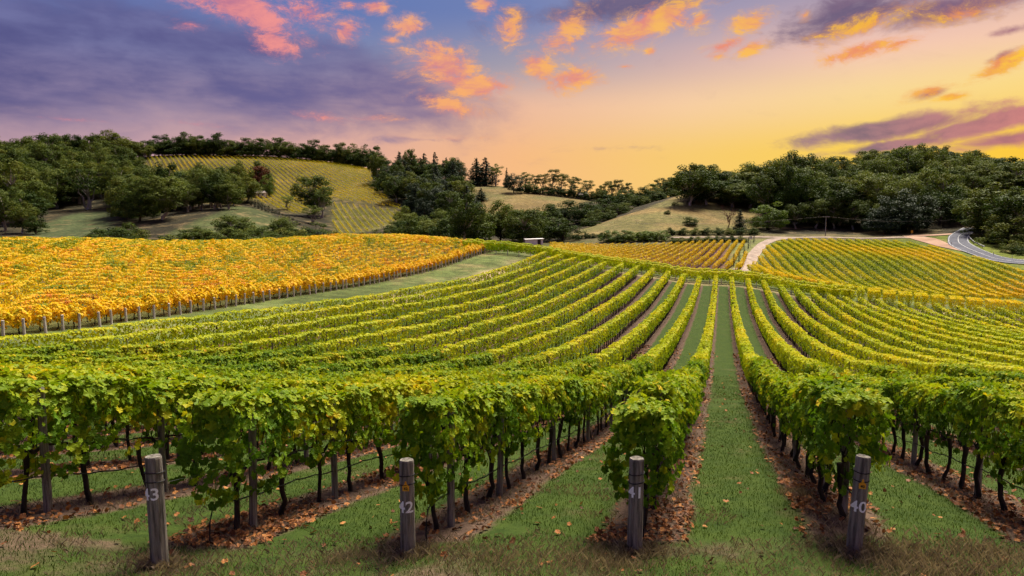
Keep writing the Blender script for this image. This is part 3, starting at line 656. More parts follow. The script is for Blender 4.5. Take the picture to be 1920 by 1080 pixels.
def canopy_along(pts, r, size, cover, zlo=.62, ztop=1.95, wk=1.0, lump=.3, topbias=1.0, zj=.16, zf=1.3, fill=.4):
    """leaf centres and normals along a polyline of ground points; size may grow along it"""
    seg = np.diff(pts, axis=0); L = np.linalg.norm(seg[:, :2], axis=1)
    sm = (size[:-1] + size[1:]) / 2
    cnt = r.poisson(np.maximum(L * cover * 2.7 / sm ** 2, 0.01)); idx = np.repeat(np.arange(len(L)), cnt); n = len(idx)
    t = r.random(n); base = pts[idx] + seg[idx] * t[:, None]
    tg = seg[idx, :2] / L[idx, None]; nr = np.stack([tg[:, 1], -tg[:, 0]], 1)
    arc = np.concatenate([[0], np.cumsum(L)])[idx] + t * L[idx]
    z = zlo + (ztop - zlo) * r.beta(1.25, topbias, n); side = np.where(r.random(n) < .5, -1.0, 1.0)
    w = np.interp((z - zlo) / (ztop - zlo), [0, .15, .4, .85, .95, 1.0], [.18, .27, .32, .31, .25, .16]) * wk * (1 - fill * r.random(n) ** 1.6)
    lid = r.random(n) < .22; z = np.where(lid, ztop - .10 * r.random(n) ** 2, z); w = np.where(lid, .30 * wk * r.random(n), w)      # the trimmed top
    off = base[:, 0] * .7 + base[:, 1] * .3
    w = w + lump * (vnoise(arc * 1.6 + 11 * side + off, z * 2.2 + off, 1.0) - .45)
    zz = z + zj * (vnoise(arc * zf + off, off * .13) - .5) * (z - zlo) / (ztop - zlo) * 1.5
    c = np.stack([base[:, 0] + nr[:, 0] * side * w, base[:, 1] + nr[:, 1] * side * w, base[:, 2] + zz], 1)
    nz = np.where(lid, 1.8, np.interp(z, [zlo, ztop - .3, ztop], [-.15, .05, .9])) + r.normal(0, .28, n)
    nn = np.stack([nr[:, 0] * side + r.normal(0, .4, n), nr[:, 1] * side + r.normal(0, .4, n), nz], 1)
    return c, nn, (z - zlo) / (ztop - zlo), sm[idx], arc
def seen(P, m=60):
    px, py, D = proj(P); return (px > -m) & (px < 1920 + m) & (D > 2)
far = MB(); posts_far = []
for k, (x, ys) in rows.items():
    ii = [i for i in range(len(ys)) if (k, i) not in near]
    if not ii: continue
    # runs of vines that are not built singly
    br = np.split(np.array(ii), np.where(np.diff(ii) > 1)[0] + 1)
    for b in br:
        y = np.arange(ys[b[0]] - VS / 2, ys[b[-1]] + VS / 2 + .01, .75)
        if len(y) < 2: continue
        P = np.stack([np.full(len(y), x), y, H(np.full(len(y), x), y)], 1)
        v = seen(P, 120)
        if v.sum() < 2: continue
        a, e = np.where(v)[0][[0, -1]]; P = P[a:e + 1]
        if len(P) < 2: continue
        d = np.hypot(P[:, 0], P[:, 1]); size = np.clip(.0022 * d + .055, .10, .30)
        c, nn, h, sz, arc = canopy_along(P, rng, size, np.interp(d.mean(), [25, 120], [1.45, 1.35]), wk=1.05, lump=.16, zj=.14, ztop=1.95)
        n = len(c); patch = vnoise(c[:, 0] * 1.1 + 40, c[:, 1] * .8)
        rn = .18 + .42 * rng.random(n) + np.clip(patch - .62, 0, 1) * 1.1 * (1 - .4 * h)
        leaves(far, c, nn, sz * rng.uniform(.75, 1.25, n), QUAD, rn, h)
        yy = ys[b]; keep = seen(np.stack([np.full(len(yy), x), yy, H(np.full(len(yy), x), yy)], 1))
        for y_ in yy[keep]:
            z_ = float(H(x, y_)); q = rng.normal(0, .02, 2)
            far.tube(np.array([[x, y_, z_ - .05], [x + q[0], y_ + q[1], z_ + .5], [x + q[1], y_, z_ + .95]]), [.045, .036, .04], 4, mat=1, cap=False)
            posts_far.append((x, y_)) if rng.random() < .30 else None
for x, y in posts_far:
    z = float(H(x, y)); far.tube(np.array([[x, y + .3, z - .05], [x, y + .3, z + 1.75]]), [.05, .05], 5, mat=2, cap=False)
o = far.build('vine_rows', [M['vine_far'], M['bark'], M['post']])
tag(o, 'long curving hedge-like rows of yellow-green grapevines running down the slope', 'vine rows', kind='stuff')

# ---- the cross block at the far end of the rows
cb = MB(); adir = R(10.0); dv = np.array([math.sin(adir), math.cos(adir)])
hx = np.arange(-46, 24, 1.0); hy = row_end(np.clip(hx, -31, 60)) + 4.6 - np.maximum(-31 - hx, 0) * .35
for back in (0.0, 2.6):
    P = np.stack([hx, hy + back, H(hx, hy + back)], 1)
    c, nn, h, sz, arc = canopy_along(P, rng, np.full(len(hx), .24), 3.4, zlo=.55, ztop=2.15 + .15 * (back > 0), wk=1.7, lump=.35, zj=.3, fill=.8)
    n = len(c); leaves(cb, c, nn, sz * rng.uniform(.8, 1.2, n), QUAD, .22 + .40 * rng.random(n) + .004 * c[:, 0], h)
for p in P[::2]:
    cb.tube(np.array([[p[0], p[1] - 3.0, H(p[0], p[1] - 3.0) - .05], [p[0], p[1] - 2.9, H(p[0], p[1] - 3.0) + 1.0]]), [.07, .07], 5, mat=2, cap=False)
for x in np.arange(17, 54, 2.3):
    y = float(row_end(x)) + 4.4 + (1.5 if x > 25 else 0) - max(0, x - 34) * .3
    m = 9 if x > 24 else 6; L = np.linspace(0, 6.0, m)
    P = np.stack([x + dv[0] * L, y + dv[1] * L, np.zeros(m)], 1); P[:, 2] = H(P[:, 0], P[:, 1])
    c, nn, h, sz, arc = canopy_along(P, rng, np.full(m, .24), 2.8 if x < 24 else 5.0, zlo=.25, ztop=2.3, wk=1.6 if x < 24 else 3.0, fill=.95, lump=.4)
    n = len(c); rn = .28 + .40 * rng.random(n) + (.42 if x > 24 else 0.05)
    leaves(cb, c, nn, sz * rng.uniform(.8, 1.2, n), QUAD, rn, h)
    cb.tube(np.array([[P[0, 0], P[0, 1], P[0, 2] - .05], [P[0, 0], P[0, 1], P[0, 2] + .85]]), [.05, .04], 4, mat=1, cap=False)
o = cb.build('cross_vine_rows', [M['vine_far'], M['bark'], M['stake']])
tag(o, 'short rows of vines closing off the far ends of the long rows', 'vine rows', kind='stuff')

# ---- the autumn block on the left: edge vines and their stakes one by one, the rest as a mass
OF = [vine_foliage(300 + i, 'orange') for i in range(6)]; OT = [vine_trunk(330 + i, .72) for i in range(4)]; OC = [vine_canes(340 + i, .70, .45, 1.25, 5) for i in range(3)]
def stake_mesh(seed, hh=1.05, rad=.085):
    r = np.random.default_rng(seed); mb = MB()
    zz = np.array([-.15, .1, .4, .75, hh - .015, hh]); mb.tube(np.stack([np.cumsum(r.normal(0, .004, 6)), np.cumsum(r.normal(0, .004, 6)), zz], 1), rad * np.array([1.06, 1.04, 1, .98, .97, .88]) , 9)
    return mb.mesh('timber', M['stake'], smooth=False)
STK = [stake_mesh(350 + i) for i in range(4)]
EX, EY0, EST = -42.0, 34.4, 1.30
ny_ = 0
for n in range(-4, 80):
    y = EY0 + EST * n + rng.normal(0, .08); x = EX + rng.normal(0, .08); z = float(H(x, y))
    px, py, D = proj(np.array([x, y, z]))
    if px < -40 or px > 955: continue
    s = link('vineyard_stake', STK[n % 4]); s.location = (x, y, z); s.rotation_euler = (rng.normal(0, .03), rng.normal(.02, .03), rng.random() * 6)
    tag(s, f'pale timber stake, {ordinal(ny_)} from the left along the orange vine edge', 'stake', 'stakes along the edge of the orange vines')
    root = empty('autumn_grapevine', (x - .75, y + .25, float(H(x - .75, y + .25)))); root.rotation_euler = (0, 0, rng.random() * 6.28)
    link('trunk', OT[rng.integers(4)], root); link('canes', OC[rng.integers(3)], root); f = link('foliage', OF[rng.integers(6)], root); f['kind'] = 'stuff'
    sc = rng.uniform(1.0, 1.25); f.scale = (sc, sc, rng.uniform(.98, 1.15))
    tag(root, f'orange grapevine, {ordinal(ny_)} from the left in the front row of the orange block', 'grapevine', 'orange grapevines along the block edge')
    ny_ += 1
om = MB()
for i in range(48):
    x = EX - 2.0 - 2.1 * i
    y = np.arange(-10, 175, 1.5); P = np.stack([np.full(len(y), x), y, np.zeros(len(y))], 1); P[:, 2] = H(P[:, 0], P[:, 1])
    px, py, D = proj(P); v = (px > -60) & (px < 975 - 0 * px) & (D > 10) & (D < 150)
    if v.sum() < 2: continue
    a, e = np.where(v)[0][[0, -1]]; P = P[a:e + 1]; d = np.hypot(P[:, 0], P[:, 1])
    c, nn, h, sz, arc = canopy_along(P, rng, np.clip(.0014 * d + .05, .11, .21), .95, zlo=.38, ztop=1.62, wk=1.7, lump=.7, topbias=.75, zj=.5, zf=.9)
    n = len(c); tone = fbm(c[:, 0], c[:, 1], .11)
    rn = .16 + .5 * rng.random(n) + 1.3 * (vnoise(c[:, 0] * .75, c[:, 1] * .75) - .5) + 1.0 * (.5 - np.clip((i / 30), 0, .8)) * .28 + (tone - .5) * .5
    leaves(om, c, nn, sz * rng.uniform(.75, 1.3, n), QUAD, rn, h)
    if i < 3:
        for p in P[::1]: om.tube(np.array([[p[0], p[1], p[2] - .05], [p[0] + rng.normal(0, .04), p[1], p[2] + .8]]), [.04, .04], 4, mat=1, cap=False)
        for p in P[::4]: om.tube(np.array([[p[0], p[1] + .4, p[2] - .05], [p[0], p[1] + .4, p[2] + 1.0]]), [.045, .045], 4, mat=2, cap=False)
o = om.build('autumn_vines', [M['orange'], M['bark'], M['stake']])
tag(o, 'sea of golden orange autumn vines covering the low hill', 'vines', kind='stuff')

# ---- yellow block in the middle, green and yellow slope on the right, hillside blocks
def block(name, label, mat, dirv, spacing, inside, span, length, size, cover, ztop, rfun, wk=1.0, step=2.0, trunks=False, lump=.3):
    mb = MB(); dirv = np.array(dirv, float); dirv /= np.linalg.norm(dirv)
    wd = np.array([dirv[0] * CY - dirv[1] * SY, dirv[0] * SY + dirv[1] * CY]); nw = np.array([-wd[1], wd[0]])
    c0 = np.array(span[0]); 
    for i in np.arange(-span[1], span[2]):
        t = np.arange(-length, length, step); q = c0 + nw * (i * spacing) + wd * t[:, None]
        P = np.stack([q[:, 0], q[:, 1], H(q[:, 0], q[:, 1])], 1); px, py, D = proj(P); v = inside(px, py, D, P)
        if v.sum() < 2: continue
        for run in np.split(np.where(v)[0], np.where(np.diff(np.where(v)[0]) > 1)[0] + 1):
            if len(run) < 2: continue
            Q = P[run]; d = np.hypot(Q[:, 0], Q[:, 1])
            c, nn, h, sz, arc = canopy_along(Q, rng, size(d), cover, zlo=.55, ztop=ztop, wk=wk, lump=lump)
            leaves(mb, c, nn, sz * rng.uniform(.75, 1.25, len(c)), QUAD, rfun(c, h, i), h)
            if trunks:
                for p in Q[::1]: mb.tube(np.array([[p[0], p[1], p[2] - .1], [p[0], p[1], p[2] + .8]]), [.05, .045], 4, mat=1, cap=False)
    o = mb.build(name, [mat, M['bark']]); tag(o, label, 'vines', kind='stuff'); return o
ctr = at(1250, 480, 175)[:2]
block('yellow_vine_rows', 'rows of yellow vines slanting across the middle block beside the drive', M['yellow'], (.36, .93), 2.1,
      lambda px, py, D, P: (D > 136) & (D < 213) & (px > 1030) & (px < 1400 - (D - 140) * 0.02) & (py > 454), (ctr, 40, 40), 90, lambda d: np.full(len(d), .36), .75, 1.6,
      lambda c, h, i: .25 + .45 * rng.random(len(c)), wk=.95, trunks=True)
ctr = at(1650, 495, 172)[:2]
def right_in(px, py, D, P):
    edge = np.interp(D, [130, 145, 172, 195, 220, 240], [1415, 1400, 1424, 1436, 1462, 1530])
    top = np.interp(px, [1400, 1560, 1680, 1760, 1850, 1920, 2000], [462, 463, 466, 480, 506, 522, 536])
    return (px > edge) & (px < 1990) & (D > 132) & (D < 229) & (py > top - 8) & ((P[:, 1] > row_end(P[:, 0]) + 15) | (P[:, 0] > 52))
block('slope_vine_rows', 'terraced-looking rows of green and yellow vines on the rounded slope below the road', M['right'], (.227, 1.0), 2.7, right_in, (ctr, 60, 60), 110,
      lambda d: np.full(len(d), .28), 1.9, 1.65, lambda c, h, i: .15 + .36 * rng.random(len(c)), wk=1.7, lump=.2, )
ctr = at(480, 330, 560)[:2]
block('hillside_vine_rows', 'thin golden vine rows striping the distant hillside under the skyline gums', M['hill'], (57, -90), 3.7,
      lambda px, py, D, P: (D > 395) & (D < 690) & in_poly(px, py, HILL_UP), (ctr, 110, 110), 220, lambda d: np.full(len(d), .60), .8, 1.7,
      lambda c, h, i: .2 + .5 * rng.random(len(c)), wk=1.35, step=4.0, lump=.1)
ctr = at(690, 410, 410)[:2]
block('lower_hillside_vine_rows', 'striped patch of yellow vines below the cross track on the far hillside', M['hill'], (30, -85), 3.6,
      lambda px, py, D, P: (D > 320) & (D < 480) & in_poly(px, py, HILL_LOW), (ctr, 50, 50), 110, lambda d: np.full(len(d), .5), .65, 1.7,
      lambda c, h, i: .2 + .5 * rng.random(len(c)) - (.25 if -2 <= i <= 0 else 0), wk=.95, step=3.0, lump=.1)

# ------------------------------------------------------------------ end posts with their numbers
def wrap(me_src, rad, ang, z0, name, mat):
    """lettering bent round a post of radius rad, centred at angle ang and height z0"""
    bm = bmesh.new(); bm.from_mesh(me_src); bmesh.ops.triangulate(bm, faces=bm.faces[:])
    for _ in range(3):                                       # short edges so that the paint follows the curve
        bmesh.ops.subdivide_edges(bm, edges=[e for e in bm.edges if e.calc_length() > rad * .16], cuts=1); bmesh.ops.triangulate(bm, faces=bm.faces[:])
    bm.to_mesh(me_src); bm.free()
    v = np.empty(len(me_src.vertices) * 3); me_src.vertices.foreach_get('co', v); v = v.reshape(-1, 3)
    a = ang + v[:, 0] / rad
    q = np.stack([np.cos(a) * (rad + .009), np.sin(a) * (rad + .009), z0 + v[:, 1]], 1)
    me_src.vertices.foreach_set('co', q.ravel()); me_src.materials.clear(); me_src.materials.append(mat); me_src.name = name; me_src.update()
    return me_src
def text_mesh(body, size, bold=0.0):
    cu = bpy.data.curves.new('t', 'FONT'); cu.body = body; cu.size = size; cu.align_x = 'CENTER'; cu.align_y = 'CENTER'; cu.offset = bold; cu.resolution_u = 4
    o = bpy.data.objects.new('t', cu); COL.objects.link(o); dg = bpy.context.evaluated_depsgraph_get(); dg.update()
    me = bpy.data.meshes.new_from_object(o.evaluated_get(dg)); bpy.data.objects.remove(o); bpy.data.curves.remove(cu)
    return me
def end_post(px, py, hgt, rad, num, ang_off, numz, lean, tagz=None, tag_off=0.0, label=''):
    q0 = at(px, py, 1.0); k = 8.0
    for _ in range(30):
        p = np.array([q0[0] * k, q0[1] * k]); k += ((CAMZ + (q0[2] - CAMZ) * k) - float(H(*p))) / (-(q0[2] - CAMZ)) * .8
    x, y = q0[0] * k, q0[1] * k; z = float(H(x, y))
    root = empty('end_post', (x, y, z)); root.rotation_euler = lean
    r = np.random.default_rng(int(num)); mb = MB(); sd = 22
    zz = np.concatenate([[-.25, -.05], np.linspace(.05, hgt - .02, 16), [hgt]]); th = np.linspace(0, 2 * math.pi, sd, endpoint=False)
    ring = []
    crack = r.normal(0, .0042, sd)
    for i, h in enumerate(zz):
        rr = rad * (1.06 - .07 * h / hgt) + crack * (0.4 + .6 * math.sin(h * 3 + 1) ** 2) + .002 * np.sin(th * 3 + h * 2)
        if i == len(zz) - 1: rr = rr * .93
        ring.append(np.stack([rr * np.cos(th), rr * np.sin(th), np.full(sd, h)], 1))
    V = np.concatenate(ring); i = np.arange(len(zz) - 1)[:, None] * sd; j = np.arange(sd)[None]; kk = (j + 1) % sd
    mb.add(V, np.stack([i + j, i + kk, i + sd + kk, i + sd + j], -1).reshape(-1, 4))
    top = ring[-1].copy(); top[:, 2] -= 0; mb.add(np.concatenate([top, [[0, 0, hgt - .006]]]), [[a, (a + 1) % sd, sd] for a in range(sd)])
    mb.build('timber', M['post'], root)
    face = math.atan2(-y, -x) + ang_off                     # towards the viewpoint
    for hb in (hgt - .185, hgt - .29):
        b = MB(); t2 = np.linspace(0, 2 * math.pi, 27)
        b.tube(np.stack([(rad + .006) * np.cos(t2), (rad + .006) * np.sin(t2), hb + .012 * np.sin(t2 + num % 5)], 1), .0065, 5, cap=False); b.build('wire_band', M['black'], root, smooth=True)
    tm = wrap(text_mesh(str(num), .195, .003), rad * (1.06 - .07 * numz / hgt), face, numz, 'number', M['paint']); link('number', tm, root)
    if tagz:
        f2 = face + tag_off; t = MB()
        shp = np.array([[-.035, -.045], [.035, -.045], [.038, .015], [.012, .04], [.008, .075], [-.008, .075], [-.012, .04], [-.038, .015]])
        def ring_pts(rr): 
            a = f2 + shp[:, 0] / rad; return np.stack([rr * np.cos(a), rr * np.sin(a), tagz + shp[:, 1]], 1)
        A, B = ring_pts(rad + .004), ring_pts(rad + .012); t.add(np.concatenate([A, B]), [[n, (n + 1) % 8, 8 + (n + 1) % 8, 8 + n] for n in range(8)]); t.add(B, [list(range(8))])
        tg_ = t.build('ear_tag', M['tag'], root)
        link('tag_number', wrap(text_mesh(str(num), .045, .0015), rad + .0115, f2, tagz - .012, 'tag_number', M['black']), tg_)
    tag(root, label, 'post', 'numbered end posts of the rows'); return (x, y, z)
EP = [end_post(300, 1062, 1.30, .092, 43, -.62, .88, (0, R(-1.0), 0), label='weathered round post painted 43 with two dark wire bands'),
      end_post(765, 1040, 1.18, .084, 42, -.28, .62, (0, 0, 0), .87, .1, label='weathered round post painted 42 with a yellow tag above the number'),
      end_post(1190, 1037, 1.21, .088, 41, -.12, .80, (0, R(.4), 0), label='weathered round post painted 41 with no tag'),
      end_post(1600, 1037, 1.24, .086, 40, .02, .62, (R(-1.5), R(3.2), 0), .90, .22, label='leaning weathered round post painted 40 with a yellow tag')]

# trellis posts inside the near rows
def tp_mesh(seed):
    r = np.random.default_rng(seed); mb = MB(); zz = np.array([-.2, .1, .6, 1.2, 1.72, 1.75])
    mb.tube(np.stack([np.cumsum(r.normal(0, .005, 6)), np.cumsum(r.normal(0, .005, 6)), zz], 1), [.058, .056, .054, .053, .051, .044], 10); return mb.mesh('timber', M['post'])
TP = [tp_mesh(400 + i) for i in range(3)]
for k, idx in used_rows.items():
    x, ys = rows[k]; c = 0
    for i in idx:
        if (i - 2) % 4 and i != 0: continue
        if i == 0 and k in (0,): continue
        y = float(ys[i]) + (.32 if i else .26); xx = x + .05; z = float(H(xx, y))
        p = link('trellis_post', TP[(i + k) % 3]); p.location = (xx, y, z); p.rotation_euler = (0, R(rng.normal(0, 1)), rng.random() * 6)
        tag(p, f'grey timber trellis post, {ordinal(c)} among the vines in {rowname[k]}', 'post', 'trellis posts inside the rows'); c += 1
# drip pipes and trellis wires
for k in range(-6, 5):
    x, ys = rows[k]; y = np.arange(ys[0] - .42, min(ys[0] + 38, 60), .17); xx = np.full(len(y), x + .045)
    z = H(xx, y) + .50 + .018 * np.sin(y * 3.0) - .02 * np.sin(y * 6.2 / VS) ** 2
    pts = np.stack([xx, y, z], 1)
    e0 = pts[0]; tail = np.array([[e0[0], e0[1] - .16, float(H(e0[0], e0[1] - .16)) + .02], [e0[0], e0[1] - .15, e0[2] - .2], [e0[0], e0[1] - .09, e0[2] - .03]])
    o = MB().tube(np.concatenate([tail, pts]), .0105, 6).build('irrigation_pipe', M['black'], smooth=True)
    tag(o, f'black irrigation pipe strung low through {rowname[k]}', 'pipe', 'irrigation pipes')
    for hh, nm in ((.93, 'cordon'),):
        yy = np.concatenate([[yline(x)], np.arange(ys[0], ys[0] + 30, .8)]); xx = np.full(len(yy), x)
        zz = H(xx, yy) + hh
        w_ = MB().tube(np.stack([xx, yy, zz], 1), .0022, 4).build('trellis_wire', M['wire'])
        tag(w_, f'thin steel trellis wire holding up the vines of {rowname[k]}', 'wire', 'trellis wires')

# ------------------------------------------------------------------ ground cover near the camera
def scatter(n, rmin, rmax, r, pw=1.6):
    a = r.uniform(R(-40), R(40), n) - YAW; d = rmin + (rmax - rmin) * r.random(n) ** pw
    return np.stack([np.sin(a) * d, np.cos(a) * d], 1), d
def rowdist(x):
    return np.abs(((x - X0) / SP + .5) % 1 - .5) * SP
def blades(mb, xy, h, w, r, rnd, bend=.5):
    n = len(xy); z = H(xy[:, 0], xy[:, 1]); a = r.random(n) * 2 * math.pi; t = np.stack([np.cos(a), np.sin(a), np.zeros(n)], 1)
    b = r.random(n) * 2 * math.pi; ln = np.stack([np.cos(b), np.sin(b), np.zeros(n)], 1) * (bend * h * r.random(n))[:, None]
    base = np.stack([xy[:, 0], xy[:, 1], z - .01], 1); up = np.array([0, 0, 1.0])
    v = np.stack([base - t * (w / 2)[:, None], base + t * (w / 2)[:, None], base + ln * .35 + up * (h * .6)[:, None] + t * (w * .35)[:, None], base + ln + up * h[:, None]], 1)
    f = np.arange(n)[:, None] * 4 + np.array([[0, 1, 2, 3]]); mb.add(v.reshape(-1, 3), f, 0, rnd, r.random(n))
gr = np.random.default_rng(5); gm = MB()
xy, d = scatter(300000, 5.2, 46, gr, 1.35); ms = in_main(xy[:, 0], xy[:, 1]); rd = rowdist(xy[:, 0]) + .35 * (fbm(xy[:, 0], xy[:, 1], .6) - .5)
brown = fbm(xy[:, 0] + 9, xy[:, 1], .45)
keep = np.where(ms, (rd > .50) & (brown < .66) | (gr.random(len(xy)) < .05), (brown < .58) | (gr.random(len(xy)) < .18)); xy, d = xy[keep], d[keep]; n = len(xy)
hh = gr.uniform(.025, .065, n) * np.interp(d, [6, 30], [1, 1.25]); blades(gm, xy, hh, gr.uniform(.0035, .0075, n) * np.interp(d, [6, 15, 46], [1, 1.7, 5]), gr, gr.random(n) * .85 + .25 * (fbm(xy[:, 0], xy[:, 1], .8) - .4))
o = gm.build('grass', M['blade']); tag(o, 'short green grass between the vine rows', 'grass', kind='stuff')
dm = MB(); xy, d = scatter(150000, 5.0, 40, gr, 1.4); ms = in_main(xy[:, 0], xy[:, 1]); rd = rowdist(xy[:, 0]); brown = fbm(xy[:, 0] + 9, xy[:, 1], .45); tuft = fbm(xy[:, 0], xy[:, 1] + 30, 1.3)
keep = np.where(ms, ((rd < .52) & (tuft > .40)) | (brown > .58) & (tuft > .45), (brown > .50) & (tuft > .40) | (gr.random(len(xy)) < .10)); xy, d = xy[keep], d[keep]; n = len(xy)
blades(dm, xy, gr.uniform(.03, .11, n), gr.uniform(.0018, .0032, n) * np.interp(d, [6, 15, 40], [1, 1.8, 4]), gr, gr.random(n), 1.1)
for (x, y, z) in EP:                                                  # withered tufts round the end posts
    n = 900; a = gr.random(n) * 6.28; q = .11 + .55 * gr.random(n) ** 1.5; blades(dm, np.stack([x + q * np.cos(a) * 1.3, y + q * np.sin(a) * .8], 1), gr.uniform(.06, .17, n) * (1.1 - q), gr.uniform(.0016, .003, n), gr, gr.random(n), 1.3)
for (px, py, sp, n, hm) in [(1740,1066,.8,2600,.17),(1130,1074,.6,1000,.15),(930,1062,.6,800,.12),(1850,1035,.5,900,.15),(640,1056,.4,500,.11),(1500,880,.3,500,.15)]:
    q = at(px, py, 1.0); k = (float(H(q[0] * 8, q[1] * 8)) - CAMZ) / (q[2] - CAMZ); c = gr.normal(0, sp * .55, (n, 2)) + [q[0] * k, q[1] * k]; blades(dm, c, gr.uniform(.06, hm, n), gr.uniform(.0016, .0034, n), gr, np.clip(gr.random(n) * .9 + .1, 0, 1), .9)
o = dm.build('dry_grass', M['dry']); tag(o, 'withered brown grass under the vines and round the end posts', 'grass', kind='stuff')
lm = MB(); xy, d = scatter(120000, 6.0, 60, gr, 1.3); ms = in_main(xy[:, 0], xy[:, 1]); rd = rowdist(xy[:, 0]); cl = fbm(xy[:, 0] + 50, xy[:, 1], .5)
keep = np.where(ms, ((rd < .62) & (gr.random(len(xy)) < np.clip((cl - .30) * 4, .12, 1))) | (gr.random(len(xy)) < .016), gr.random(len(xy)) < .010); xy, d = xy[keep], d[keep]; n = len(xy)
nn = gr.normal(0, .45, (n, 3)) + [0, 0, 1.0]
cc = np.stack([xy[:, 0], xy[:, 1], H(xy[:, 0], xy[:, 1]) + .025 + .03 * gr.random(n)], 1); ls_ = gr.uniform(.035, .095, n) * np.interp(d, [6, 20, 60], [1, 1.1, 2]); rr_ = gr.random(n)
k = d < 13
leaves(lm, cc[k], nn[k], ls_[k], GRAPE, rr_[k], .5, hang=0.0, r=gr); leaves(lm, cc[~k], nn[~k], ls_[~k], PENT, rr_[~k], .5, hang=0.0, r=gr)
o = lm.build('fallen_leaves', M['litter']); tag(o, 'orange and brown fallen vine leaves littering the strips under the vines', 'leaves', kind='stuff')

# ------------------------------------------------------------------ trees
def limb(mb, a, b, r0, r1, r, mat=0, sag=.1, n=4):
    a, b = np.array(a, float), np.array(b, float); t = np.linspace(0, 1, n)[:, None]
    p = a + (b - a) * t + np.concatenate([np.zeros((1, 3)), r.normal(0, sag, (n - 2, 3)), np.zeros((1, 3))])
    mb.tube(p, np.linspace(r0, r1, n), 6, mat=mat, cap=False)
def make_tree(kind, seed, mat, bark):
    """one tree prototype: (trunk mesh, crown mesh, height, width)"""
    r = np.random.default_rng(seed); tk, cr = MB(), MB(); Ht = 18.0
    cl = []                                                             # clumps: centre, radius
    if kind in ('gum', 'open'):
        W = 13.0 if kind == 'gum' else 11.0; base = .14 if kind == 'gum' else .40
        n = 54 if kind == 'gum' else 28
        while len(cl) < n:
            q = r.normal(size=3); q /= np.linalg.norm(q); q *= r.random() ** (1 / 3.2)
            z = (base + (1 - base) * (.5 + .46 * q[2])) * Ht
            c = np.array([q[0] * W * .42, q[1] * W * .42, z]); rad = r.uniform(1.1, 2.2) * (1.0 if kind == 'gum' else .85)
            if kind == 'open' and any(np.linalg.norm(c - k[0]) < 1.9 for k in cl): 
                if r.random() < .7: continue
            cl.append((c, rad, .85 if kind == 'gum' else .66))
    elif kind == 'round':
        W = 16.0
        for i in range(60):
            q = r.normal(size=3); q[2] = abs(q[2]) * 1.0 - .15; q /= np.linalg.norm(q); q *= r.random() ** (1 / 4)
            cl.append((np.array([q[0] * W * .43, q[1] * W * .43, Ht * (.12 + .80 * max(q[2], .02))]), r.uniform(1.3, 2.4), .75))
    elif kind == 'conifer':
        W = 10.0
        for z in np.linspace(.06, .98, 34):
            m = max(2, int(8 * (1 - z) + 2)); a0 = r.random() * 6.28
            for j in range(m):
                a = a0 + 6.28 * j / m + r.normal(0, .15); rr = (1 - z) ** .8 * W * .5 * r.uniform(.35, 1.05)
                cl.append((np.array([rr * .72 * math.cos(a), rr * .72 * math.sin(a), z * Ht + r.normal(0, .45)]), .35 + rr * .32, .55))
    elif kind == 'bush':
        W = 20.0
        for i in range(40):
            q = r.normal(size=3); q[2] = abs(q[2]); q /= np.linalg.norm(q); q *= r.random() ** .4
            cl.append((np.array([q[0] * W * .42, q[1] * W * .42, Ht * (.05 + .8 * q[2])]), r.uniform(1.6, 3.2), .8))
    elif kind == 'column':
        W = 3.0
        for z in np.linspace(.05, .98, 26):
            rr = W * .42 * math.sin(math.pi * min(1, (z * .92 + .08))) ** .6; a = r.random() * 6.28
            cl.append((np.array([rr * .35 * math.cos(a), rr * .35 * math.sin(a), z * Ht]), .25 + rr * .75, 1.0))
    C = np.array([c for c, _, _ in cl]); ctr = C.mean(0)
    lf = {'gum': 120, 'open': 110, 'round': 105, 'conifer': 22, 'bush': 55, 'column': 26}[kind]; ls = {'gum': .46, 'open': .40, 'round': .46, 'conifer': .46, 'bush': .75, 'column': .45}[kind]
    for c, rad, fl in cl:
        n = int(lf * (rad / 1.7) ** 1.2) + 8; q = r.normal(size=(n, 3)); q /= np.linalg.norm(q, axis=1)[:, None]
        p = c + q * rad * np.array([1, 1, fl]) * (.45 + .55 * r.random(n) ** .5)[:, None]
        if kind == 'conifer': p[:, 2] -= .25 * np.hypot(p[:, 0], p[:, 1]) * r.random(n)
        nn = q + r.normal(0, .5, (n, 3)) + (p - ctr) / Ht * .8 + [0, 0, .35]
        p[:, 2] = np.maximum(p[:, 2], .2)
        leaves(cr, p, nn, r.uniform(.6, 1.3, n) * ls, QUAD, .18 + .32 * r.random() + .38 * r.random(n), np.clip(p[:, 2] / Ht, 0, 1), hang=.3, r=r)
    th = {'gum': .55, 'open': .62, 'round': .4, 'conifer': .95, 'bush': .35, 'column': .9}[kind] * Ht
    nb = 7; zz = np.linspace(-.8, th, nb); tr_ = np.stack([np.cumsum(r.normal(0, .10, nb)), np.cumsum(r.normal(0, .10, nb)), zz], 1); tr_[:2, :2] = 0
    if kind in ('gum', 'open') : tr_[:, :2] *= 2.2
    tk.tube(tr_, np.linspace(.46, .12, nb) * (1 if kind != 'column' else .4), 8, cap=False)
    if kind in ('gum', 'open', 'round', 'bush'):
        for c, rad, _ in cl[::2]:
            s = tr_[min(nb - 1, max(2, int((c[2] / Ht - .12) / th * Ht * (nb - 1) * .8)))]
            limb(tk, s, c, .16, .04, r, sag=.25)
    if kind == 'open':
        for s in (-1, 1): limb(tk, (s * .3, 0, -.8), (s * 2.0, r.normal(0, 1), Ht * .5), .28, .12, r, sag=.3, n=6)
    return tk.mesh('trunk', bark, True), cr.mesh('crown', mat), Ht, W
